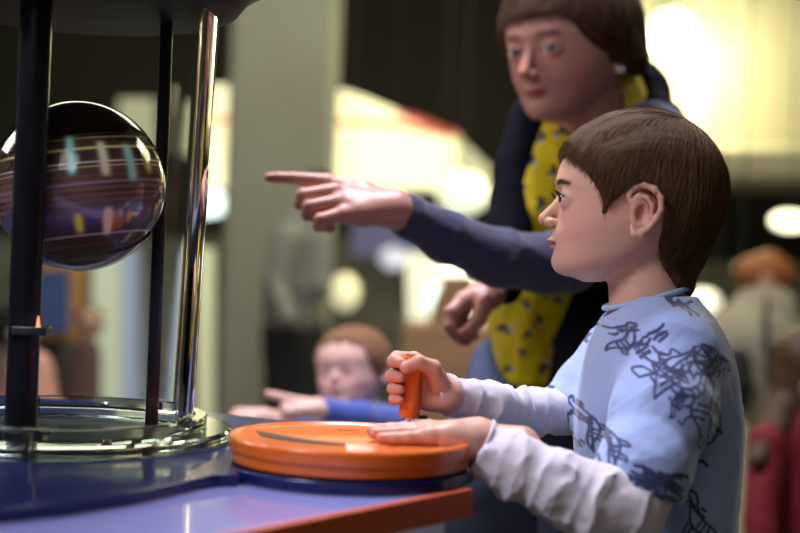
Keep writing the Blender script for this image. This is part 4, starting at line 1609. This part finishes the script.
# pointing left hand: index straight, the others folded, back of the hand to the camera
w_point = make_hand(
    palm=[[(424, 221, 1.795, 13), (396, 207, 1.785, 16), (362, 193, 1.79, 12), (328, 184, 1.79, 8.5)],
          [(396, 209, 1.78, 16), (336, 194, 1.765, 9.0)],
          [(396, 211, 1.775, 16), (340, 204, 1.75, 9.0)],
          [(396, 213, 1.775, 15), (362, 214, 1.752, 11), (344, 215, 1.74, 8.5)],
          [(392, 210, 1.80, 13), (360, 206, 1.815, 10)]],
    fingers=[[(326, 181.5, 1.79, 7.8), (293, 178.2, 1.785, 6.0), (279, 177.6, 1.782, 5.4), (269, 177.4, 1.78, 4.7)],
             [(334, 191, 1.765, 8.2), (303, 195, 1.748, 6.6), (300, 204, 1.768, 5.8), (312, 208, 1.785, 5.2)],
             [(338, 202, 1.75, 8.2), (309, 206.5, 1.733, 6.6), (307, 215.5, 1.753, 5.8), (320, 218, 1.772, 5.2)],
             [(343, 214, 1.74, 7.8), (320, 219.5, 1.724, 6.2), (318, 226.5, 1.742, 5.4), (330, 228, 1.76, 4.8)],
             [(362, 205, 1.815, 8.5), (335, 203, 1.83, 6.8), (318, 206, 1.825, 6.0)]],
    kp=0.006, skin=SKIN_W, tip=(0.55, 0.2, 0.16))
# other hand hanging half closed
w_rest = make_hand(
    palm=[[(499, 287, 1.93, 12), (488, 293, 1.91, 13), (463, 301, 1.885, 9)],
          [(489, 294, 1.915, 13), (464, 300, 1.905, 9)],
          [(489, 295, 1.92, 13), (466, 300, 1.925, 8.5)],
          [(489, 296, 1.92, 12), (469, 301, 1.94, 8)],
          [(488, 297, 1.90, 11), (484, 306, 1.875, 8.5)]],
    fingers=[[(463, 301, 1.885, 8), (451, 312, 1.865, 6.8), (450, 326, 1.86, 6.2), (457, 336, 1.865, 5.4)],
             [(463, 300, 1.905, 8), (450, 315, 1.89, 6.8), (452, 331, 1.885, 6.2), (461, 340, 1.89, 5.4)],
             [(465, 300, 1.925, 8), (454, 318, 1.915, 6.6), (458, 334, 1.91, 6.0), (467, 341, 1.91, 5.2)],
             [(469, 301, 1.94, 7.5), (462, 318, 1.935, 6.0), (467, 330, 1.93, 5.4), (474, 336, 1.93, 4.8)],
             [(484, 306, 1.875, 8.5), (480, 319, 1.86, 7.0), (471, 329, 1.855, 6.4), (463, 334, 1.858, 5.6)]],
    kp=0.005, skin=SKIN_W, tip=(0.55, 0.2, 0.16))
w_skin += [w_point, w_rest]


def woman_core():
    Fd = Field(np.array(P(480, 460, 2.15)) - np.array([.05, .25, .05]), np.array(P(720, 60, 2.2)) + np.array([.05, .15, .05]), 0.009)
    for a, b, k in [((612, 130, 2.17, 34), (590, 200, 2.20, 55), .03), ((590, 200, 2.20, 55), (560, 400, 2.22, 55), .03)]:
        (pa, ra), (pb, rb) = J(a), J(b)
        Fd.cone(pa, pb, ra, rb, k, pad=.08)
    v, f = Fd.mesh()
    return v, f, np.tile(np.array(SKIN_W), (len(v), 1))


w_skin.append(woman_core())
a_, b_, c_ = join(w_skin)
woman_body = link_mesh('body', raw_mesh('body', a_, b_, c_), skin_mat, woman)

# yellow printed blouse
BIRDS = []
r_ = random.Random(5)
for (bx, by) in [(535, 158), (523, 188), (541, 205), (512, 205), (553, 172), (528, 235), (512, 300), (528, 305), (548, 292), (508, 330), (540, 322), (556, 345), (525, 355), (548, 368), (512, 372),
                 (562, 130), (585, 108), (612, 72), (622, 92), (600, 95), (545, 135), (560, 300), (530, 335), (575, 330), (505, 260), (530, 265), (550, 250), (520, 140)]:
    BIRDS.append((bx, by, r_.uniform(0, 3.1), r_.uniform(0.75, 1.15)))


def bird_color(v, n):
    d0 = 2.03
    px = 400 + ((v - np.array(CAM)) @ np.array(RT)) / d0 * FPX
    py = 266.5 - ((v - np.array(CAM)) @ np.array(UP)) / d0 * FPX
    col = np.tile(np.array([0.85, 0.68, 0.012]), (len(v), 1))
    for bx, by, an, sc in BIRDS:
        c, s = math.cos(an), math.sin(an)
        x = ((px - bx) * c + (py - by) * s) / sc
        y = (-(px - bx) * s + (py - by) * c) / sc
        m = ((x / 6.0) ** 2 + (y / 2.6) ** 2 < 1) | (((x + 3) / 2.4) ** 2 + ((y - 4) / 4.5) ** 2 < 1)
        m2 = ((x - 3) / 2.6) ** 2 + ((y + 3) / 2.2) ** 2 < 1
        col[m] = (0.045, 0.05, 0.08)
        col[m2] = (0.55, 0.55, 0.55)
    return col


blouse_mat = mat('yellow_print', rough=0.75, spec=0.25, attr='Col', sheen=0.2)
cardigan_mat = mat('dark_knit', (0.009, 0.009, 0.014), rough=0.95, spec=0.05, sheen=0.0, bump=(500, 0.4, 0.001))
blouse = cloth([[(605, 108, 2.12, 45), (590, 150, 2.14, 58), (562, 215, 2.12, 62), (545, 290, 2.13, 60), (540, 372, 2.14, 46)],
                [(590, 150, 2.14, 52), (556, 290, 2.17, 52), (548, 372, 2.16, 44)]],
               0.0042, 0.03, 'blouse', blouse_mat, woman, color=bird_color, noise_amp=0.005, seed=77,
               cuts=[(0, P(540, 385, 2.1), pn(0, 1)), (1, P(540, 385, 2.1), pn(0, 1))],
               ends=[(w_world(np.array([[-12, 0, -72.0]]))[0], w_world(np.array([[-24, 0, -112.0]]))[0], 0.056, 0.060)])

# cardigan: back and the two fronts wrap the blouse, open down the middle
def cardigan_shell(Fd):
    X, Y, Z = Fd.grid()
    d = None
    for c in [[(628, 100, 2.17, 44), (600, 150, 2.18, 68), (585, 215, 2.18, 74), (570, 300, 2.18, 72), (560, 395, 2.18, 66)],
              [(545, 130, 2.16, 34), (530, 200, 2.16, 36), (518, 240, 2.16, 34)],
              [(655, 128, 2.10, 32), (650, 220, 2.12, 44), (612, 310, 2.10, 58), (598, 400, 2.08, 58)]]:
        for a, b in zip(c[:-1], c[1:]):
            (pa, ra), (pb, rb) = J(a), J(b)
            v = rcone(X, Y, Z, pa, pb, ra, rb)
            d = v if d is None else smin(d, v, 0.03)
    # opening in front
    pts = [(600, 60), (556, 98), (534, 112), (522, 160), (504, 228), (494, 300), (498, 400), (548, 400), (556, 340), (549, 262), (556, 190), (590, 130), (640, 88), (625, 60)]
    Xg, Zg = np.meshgrid(Fd.ax[0], Fd.ax[2], indexing='ij')
    k = 2.03 / FPX
    poly = [(P(a, b, 2.03).x, P(a, b, 2.03).z) for a, b in pts]
    sd = poly_sd(Xg, Zg, poly)[:, None, :]
    op = np.maximum(-sd, Y - 2.16)
    return smax(d, -op, 0.006)


cardigan = cloth([[(537, 122, 2.15, 28), (519, 170, 2.12, 25), (510, 230, 2.05, 23), (502, 268, 1.98, 23), (503, 284, 1.935, 21)]],
                 0.0042, 0.02, 'cardigan', cardigan_mat, woman, base=cardigan_shell, box=(np.array(P(440, 410, 2.15)) - np.array([0, .25, 0]), np.array(P(730, 30, 2.2)) + np.array([0, .2, 0])),
                 cuts=[(0, P(496, 290, 1.92), pn(-.9, .3))],
                 ends=[(np.array(P(505, 284, 1.94)), np.array(P(475, 296, 1.89)), 0.0215, 0.024)], noise_amp=0.003, seed=70)
# stretched sleeve of the pointing arm, slate blue knit
slate_mat = mat('slate_knit', (0.062, 0.066, 0.125), rough=0.95, spec=0.1, sheen=0.3, bump=(500, 0.4, 0.001))
cloth([[(650, 140, 2.06, 40), (610, 215, 1.98, 34), (568, 262, 1.90, 30), (545, 264, 1.875, 30), (498, 258, 1.845, 29), (447, 236.5, 1.815, 25.5), (410, 217, 1.795, 22), (388, 205, 1.78, 20)]],
      0.0032, 0.01, 'sleeve', slate_mat, woman,
      cuts=[(0, P(395, 209, 1.785), pn(-.93, -.30))],
      ends=[(np.array(P(404, 213, 1.790)), np.array(P(375, 200, 1.78)), 0.0205, 0.0255)],
      folds=[((560, 264, 1.89), (400, 212, 1.79), 60, 0.0035, 61)], noise_amp=0.0015, seed=62)
# jeans
jeans_mat = mat('grey_blue_denim', (0.085, 0.105, 0.19), rough=0.9, spec=0.1, bump=(300, 0.3, 0.001))
cloth([[(560, 395, 2.22, 56), (548, 430, 2.20, 60)], [(494, 362, 2.17, 24), (494, 420, 2.12, 40), (490, 480, 2.02, 48), (492, 620, 2.02, 44), (500, 780, 2.10, 32), (505, 860, 2.14, 28)],
       [(585, 390, 2.24, 58), (590, 560, 2.22, 52), (585, 720, 2.24, 38), (585, 850, 2.28, 30)]], 0.007, 0.04, 'jeans', jeans_mat, woman, noise_amp=0.004,
      box=(np.array(P(450, 400, 2.0)), np.array(P(650, 330, 2.3))))
belt = MB()
mb = MB()
for sx, dd in ((500, 2.12), (585, 2.27)):
    p = P(sx - 18, 870, dd)
    b = MB().ball((p.x, p.y - 0.03, 0.04), (0.06, 0.13, 0.04))
    b.build('shoe', mat('black_shoe', (0.02, 0.02, 0.02), rough=0.5), woman)
er_p = w_world(np.array([[8, 63, -36.0]]))[0]
MB().ball(er_p, 0.0055).build('earring', mat('pearl', (0.9, 0.88, 0.85), rough=0.1, metal=0.6), woman)


# ------------------------------------------------------------------ toddler across the table
DT = 2.6
kid = empty('toddler', P(352, 620, DT), 'fair-haired toddler in a blue sweater pointing over the table edge', 'person')
S_T = 0.00094
HEAD_T = {k: list(v) for k, v in HEAD_CHILD.items()}
HEAD_T['w'] = [9, 18, 28, 38, 49, 58, 64, 68, 70, 71, 72, 73, 71, 64, 55, 44, 27, 5]
ty, tp = math.radians(25), math.radians(3)
tf = (-RT * math.sin(ty) - FW * math.cos(ty)) * math.cos(tp) - UP * math.sin(tp)
SKIN_T = (0.70, 0.44, 0.38)
t_opt = dict(lashw=1.6, lasha=0.9, domeh=64, skin=SKIN_T, blush=(0.72, 0.34, 0.30), lips=(0.55, 0.07, 0.10), browc=(0.25, 0.13, 0.08), browa=0.7, nose=0.92, cheek=5.0, jowl=4.0, lids=(2.6, -4.2), tip=(92, -17), ears=True,
             lip=-1.0, open=1.8, neck=((-6, 0, -45), (-8, 0, -120), 32, 36))
MT = head_matrix(P(354, 364, DT), tf, UP - RT * 0.06)
W, f, col, _ = make_head(MT, S_T, HEAD_T, t_opt, hvox=1.6)
t_skin = [(W, f, col)]
for sg in (1, -1):
    eyeball(MT, S_T, t_opt, sg, kid, iris=(0.10, 0.06, 0.04), gaze=(1, 0, -0.35))
t_hair_mat = mat('light_brown_hair', (0.20, 0.105, 0.055), rough=0.85, spec=0.2)
t_strand = mat('light_brown_strand', (0.26, 0.14, 0.075), rough=0.45)
Mt3, Mtt = np.array(MT.to_3x3()), np.array(MT.translation)


def t_world(p):
    return (p * S_T) @ Mt3.T + Mtt


H = Field((-100, -92, -75), (100, 92, 104), 1.8)
base = section_body(H, ZS, HEAD_T['xf'], HEAD_T['xb'], HEAD_T['w'], HEAD_T['xc'], 2.25, 3.0, dome=(12, 64))
Xm, Zm = np.meshgrid(H.ax[0], H.ax[2], indexing='ij')
tl = [(100, 58), (72, 56), (62, 44), (52, 18), (40, -10), (16, -40), (-60, -58), (-130, -60), (-140, 130), (130, 130)]
Yt = H.ax[1][None, :, None]
H.d = np.maximum(base - np.clip((poly_sd(Xm, Zm, tl)[:, None, :] + 3.5 * np.sin(Yt * 0.21 + 1.0) + 2.0 * np.sin(Yt * 0.5 + Zm[:, None, :] * 0.1)) / 7, -1, 1) * 4.5, -(base + 2)).astype(np.float32)
tv, tff = H.mesh()
tv = relax(tv, tff, 2)
tn = vert_normals(tv, tff)
t_hair = link_mesh('hair', raw_mesh('hair', t_world(tv), tff), t_hair_mat, kid)
cand = np.where(((tn * tv).sum(1) > 0) & (poly_sd(tv[:, 0], tv[:, 2], tl) > 0))[0]
pick = rng.choice(cand, 7000)


def comb_t(p, t, rnd):
    n = p / np.array([88, 76, 88.0]) ** 2
    n /= np.linalg.norm(n, axis=1, keepdims=True)
    away = p - np.array([-30, 0, 80.0])
    away /= np.linalg.norm(away, axis=1, keepdims=True) + 1e-6
    d = away + np.array([0, 0, -0.8]) + rnd
    d = d - n * (d * n).sum(1, keepdims=True)
    d /= np.linalg.norm(d, axis=1, keepdims=True) + 1e-6
    return d + n * (0.3 - 0.4 * t)


hair_strands('hair_strands', tv[pick] - tn[pick] * 1.5, comb_t, 7, 4.5, 0.0003, t_strand, t_hair, 0.35, t_world, length=np.clip((poly_sd(tv[pick, 0], tv[pick, 2], tl) + 6) / 40.0, 0.2, 1.0))
DH = 2.32
t_hand = make_hand(
    palm=[[(345, 411, DH + .05, 11), (318, 409, DH + .02, 10), (303, 406, DH + .01, 8)], [(318, 410, DH, 9.5), (300, 411, DH - .015, 7)]],
    fingers=[[(303, 403, DH + .01, 6.0), (285, 398.5, DH, 4.6), (276, 396, DH, 4.2), (268, 393.8, DH, 3.6)],
             [(300, 407, DH, 6), (285, 407, DH - .01, 4.8), (283, 411, DH - .005, 4.4), (291, 414, DH, 4)],
             [(300, 411, DH - .01, 6), (287, 412, DH - .02, 4.8), (285, 416, DH - .01, 4.2), (294, 418, DH, 4)],
             [(310, 404, DH + .02, 5.5), (298, 401, DH + .03, 4.6), (289, 401, DH + .03, 4)]],
    h=0.0014, kp=0.005, skin=SKIN_T, tip=(0.68, 0.32, 0.28))
t_hand2 = make_hand(
    palm=[[(285, 421, DH + .08, 10), (262, 418, DH + .06, 9), (250, 416, DH + .05, 7)]],
    fingers=[[(252, 413, DH + .07, 5.5), (240, 412, DH + .06, 4.6), (234, 414, DH + .06, 4)],
             [(250, 416, DH + .05, 5.5), (237, 417, DH + .045, 4.6), (231, 419, DH + .04, 4)],
             [(252, 419, DH + .03, 5.5), (240, 421, DH + .025, 4.6), (234, 423, DH + .02, 4)]],
    h=0.0014, kp=0.005, skin=SKIN_T, tip=(0.68, 0.32, 0.28))
t_skin += [t_hand, t_hand2]
Fd = Field(np.array(P(300, 520, DT)) - .06, np.array(P(410, 395, DT + .1)) + .06, .007)
pa, ra = J((357, 402, DT + .02, 20))
pb, rb_ = J((362, 520, DT + .04, 34))
Fd.cone(pa, pb, ra, rb_)
v, f = Fd.mesh()
t_skin.append((v, f, np.tile(np.array(SKIN_T), (len(v), 1))))
a_, b_, c_ = join(t_skin)
link_mesh('body', raw_mesh('body', a_, b_, c_), skin_mat, kid)
blue_knit = mat('royal_blue_knit', (0.06, 0.10, 0.42), rough=0.9, sheen=0.3)
cloth([[(365, 440, DT + .05, 42), (368, 560, DT + .05, 46)], [(398, 432, DT + .0, 22), (400, 424, DH + .12, 17), (360, 417, DH + .04, 15), (322, 411, DH + .02, 13.5)],
       [(335, 440, DT, 22), (310, 428, DH + .15, 17), (288, 423, DH + .09, 14)]], 0.004, 0.01, 'sweater', blue_knit, kid, noise_amp=0.003, seed=90,
      cuts=[(1, P(320, 411, DH + .02), pn(-1, 0)), (2, P(288, 423, DH + .09), pn(-1, -.2))],
      ends=[(w, w2, 0.0, 0.0) for w, w2 in ()])
cloth([[(350, 560, DT + .04, 38), (350, 700, DT + .02, 32), (350, 775, DT + .02, 26)], [(384, 560, DT + .08, 38), (386, 700, DT + .08, 32), (386, 770, DT + .08, 26)]], 0.008, 0.02, 'trousers',
      mat('toddler_trousers', (0.08, 0.08, 0.10), rough=0.9), kid)
rail = MB()
rz = P(300, 430, DH + .03).z - 0.022
rail.box((P(300, 430, 2.4).x + .02, 2.36, rz / 2), (0.62, 0.22, rz))
tag(rail.build('play_ledge', mat('grey_ledge', (0.30, 0.31, 0.36), rough=0.5), bevel=.01), 'low grey ledge beyond the exhibit table under the toddler\'s arms', 'ledge')


# ------------------------------------------------------------------ people further back
def far_person(name, label, d, parts, hair=None, head=None, skin=(0.5, 0.3, 0.22), group=None, h=0.014):
    allp = [j for _, _, cs in parts for c in cs for j in c]
    base_px = sum(j[0] for j in allp) / len(allp)
    p = P(base_px, 300, d)
    e = empty(name, (p.x, p.y, 0), label, 'person', group)
    if head:
        (hx, hy, hr) = head
        k = d / FPX
        c = P(hx, hy, d)
        Fh = Field(np.array(c) - hr * k * 2.2 - .02, np.array(c) + hr * k * 2.2 + .02, 0.008)
        Fh.ell(c, (hr * k * .92, hr * k * .95, hr * k * 1.2), .01)
        Fh.ell(c + FW * (-hr * k * .9) - UP * hr * k * .2, (hr * k * .15, hr * k * .25, hr * k * .22), .01)
        Fh.cone(c, c - UP * hr * k * 2.0, hr * k * .5, hr * k * .55, .02)
        v, f = Fh.mesh()
        link_mesh('body', raw_mesh('body', v, f, np.tile(np.array(skin), (len(v), 1))), skin_mat, e)
    for nm, m, chains in parts:
        cloth(chains, h, 0.06, nm, m, e, noise_amp=0.006, seed=len(nm))
    if hair:
        nm, m, chains = hair
        cloth(chains, 0.008, 0.03, nm, m, e, noise_amp=0.004, seed=4)
    return e


D1 = 6.0
far_person('visitor', 'man in a grey shirt and black trousers standing by the olive pillar', D1,
           [('shirt', mat('grey_shirt', (0.20, 0.205, 0.18), rough=0.9), [[(306, 218, D1, 17), (298, 240, D1, 26), (292, 285, D1, 29), (290, 318, D1, 27)], [(284, 238, D1 - .15, 12), (276, 285, D1 - .2, 11), (288, 318, D1 - .3, 9)], [(322, 240, D1, 11), (324, 290, D1 - .1, 9)]]),
            ('trousers', mat('black_trousers', (0.012, 0.012, 0.014), rough=0.9), [[(288, 334, D1, 27), (285, 400, D1, 20), (288, 460, D1, 15)], [(300, 334, D1 + .1, 27), (306, 400, D1 + .1, 20), (306, 460, D1 + .1, 15)]]),
            ('shoes', mat('far_shoe', (0.01, 0.01, 0.01), rough=0.6), [[(290, 462, D1 - .1, 10), (280, 466, D1 - .25, 8)], [(306, 462, D1, 10), (298, 466, D1 - .15, 8)]])],
           head=(318, 196, 17), hair=('hair', mat('far_dark_hair', (0.03, 0.02, 0.015), rough=0.8), [[(320, 188, D1 + .03, 18), (326, 196, D1 + .06, 14)]]))
D2 = 4.6
gm = mat('ginger_hair', (0.30, 0.10, 0.025), rough=0.6)
far_person('visitor', 'person with ginger hair and a beige coat, seen from behind at the right', D2,
           [('coat', mat('beige_coat', (0.34, 0.31, 0.22), rough=0.9), [[(765, 312, D2, 32), (755, 340, D2, 44), (757, 420, D2, 42), (760, 520, D2, 44), (760, 600, D2, 40)], [(726, 335, D2, 14), (722, 400, D2 - .1, 13), (730, 440, D2 - .2, 10)], [(792, 335, D2, 14), (798, 410, D2, 13)]]),
            ('bag_strap', mat('black_strap', (0.01, 0.01, 0.01), rough=0.6), [[(766, 296, D2 - .13, 4), (767, 340, D2 - .17, 4), (770, 400, D2 - .16, 4)]]),
            ('legs', mat('far_trousers', (0.03, 0.03, 0.035), rough=0.9), [[(757, 590, D2, 20), (760, 640, D2, 14)], [(775, 590, D2, 20), (772, 640, D2, 14)]])],
           head=(764, 276, 20), hair=('hair', gm, [[(752, 273, D2, 17), (770, 271, D2, 20), (778, 274, D2, 17)]]))
D3 = 3.1
bh = mat('brown_long_hair', (0.06, 0.028, 0.010), rough=0.6)
far_person('visitor', 'person in a red jacket with long brown hair at the lower right edge', D3,
           [('jacket', mat('red_jacket', (0.17, 0.008, 0.014), rough=0.8), [[(800, 440, D3, 42), (795, 500, D3, 46), (800, 620, D3, 48)], [(766, 440, D3 - .1, 18), (760, 520, D3 - .15, 17), (765, 600, D3 - .2, 15)]]),
            ('trousers', mat('red_person_trousers', (0.02, 0.02, 0.03), rough=0.9), [[(790, 640, D3, 38), (790, 670, D3, 34)]])],
           head=(806, 372, 34), hair=('hair', bh, [[(806, 362, D3, 36), (790, 400, D3, 22), (768, 440, D3 - .1, 13), (757, 460, D3 - .15, 9)]]))
D4 = 3.9
far_person('visitor', 'person in a pink top seen through the glass cylinder', D4,
           [('top', mat('pink_top', (0.62, 0.30, 0.22), rough=0.9), [[(30, 372, D4, 24), (28, 440, D4, 34), (28, 560, D4, 32)]]),
            ('trousers', mat('pink_person_trousers', (0.03, 0.03, 0.05), rough=0.9), [[(28, 590, D4, 30), (28, 650, D4, 24)]])],
           head=(20, 330, 20), hair=('hair', mat('far_black_hair', (0.01, 0.01, 0.01), rough=0.8), [[(18, 322, D4, 21), (14, 332, D4, 19)]]))
far_person('visitor', 'person in dark red and grey standing beyond the ball, left of the thin post', 5.2,
           [('jumper', mat('maroon_jumper', (0.13, 0.07, 0.06), rough=0.9), [[(84, 350, 5.2, 15), (80, 400, 5.2, 19), (80, 470, 5.2, 17)]]),
            ('trousers', mat('far_jeans', (0.05, 0.05, 0.08), rough=0.9), [[(80, 480, 5.2, 16), (80, 500, 5.2, 13)]])],
           head=(88, 322, 12), hair=('hair', mat('far_brown_hair', (0.06, 0.03, 0.015), rough=0.8), [[(88, 318, 5.22, 13), (90, 326, 5.24, 11)]]))
bag = cloth([[(737, 360, 4.34, 14), (736, 385, 4.34, 17), (738, 400, 4.34, 13)]], 0.01, 0.02, 'shoulder_bag', mat('black_bag', (0.012, 0.012, 0.012), rough=0.7), None, noise_amp=0.004)
tag(bag, 'black shoulder bag hanging behind the boy\'s back, beside the beige coat', 'bag')
pp = P(739, 500, 3.6)
pole = MB().lathe([(0, 0), (.10, 0), (.10, .02), (.014, .03), (.014, P(739, 425, 3.6).z), (0, P(739, 424, 3.6).z)], (pp.x, pp.y, 0), 24, closed=False).build('barrier_post', mat('cream_post', (0.6, 0.55, 0.32), rough=0.4))
tag(pole, 'slim cream barrier post just behind the boy\'s back', 'post')
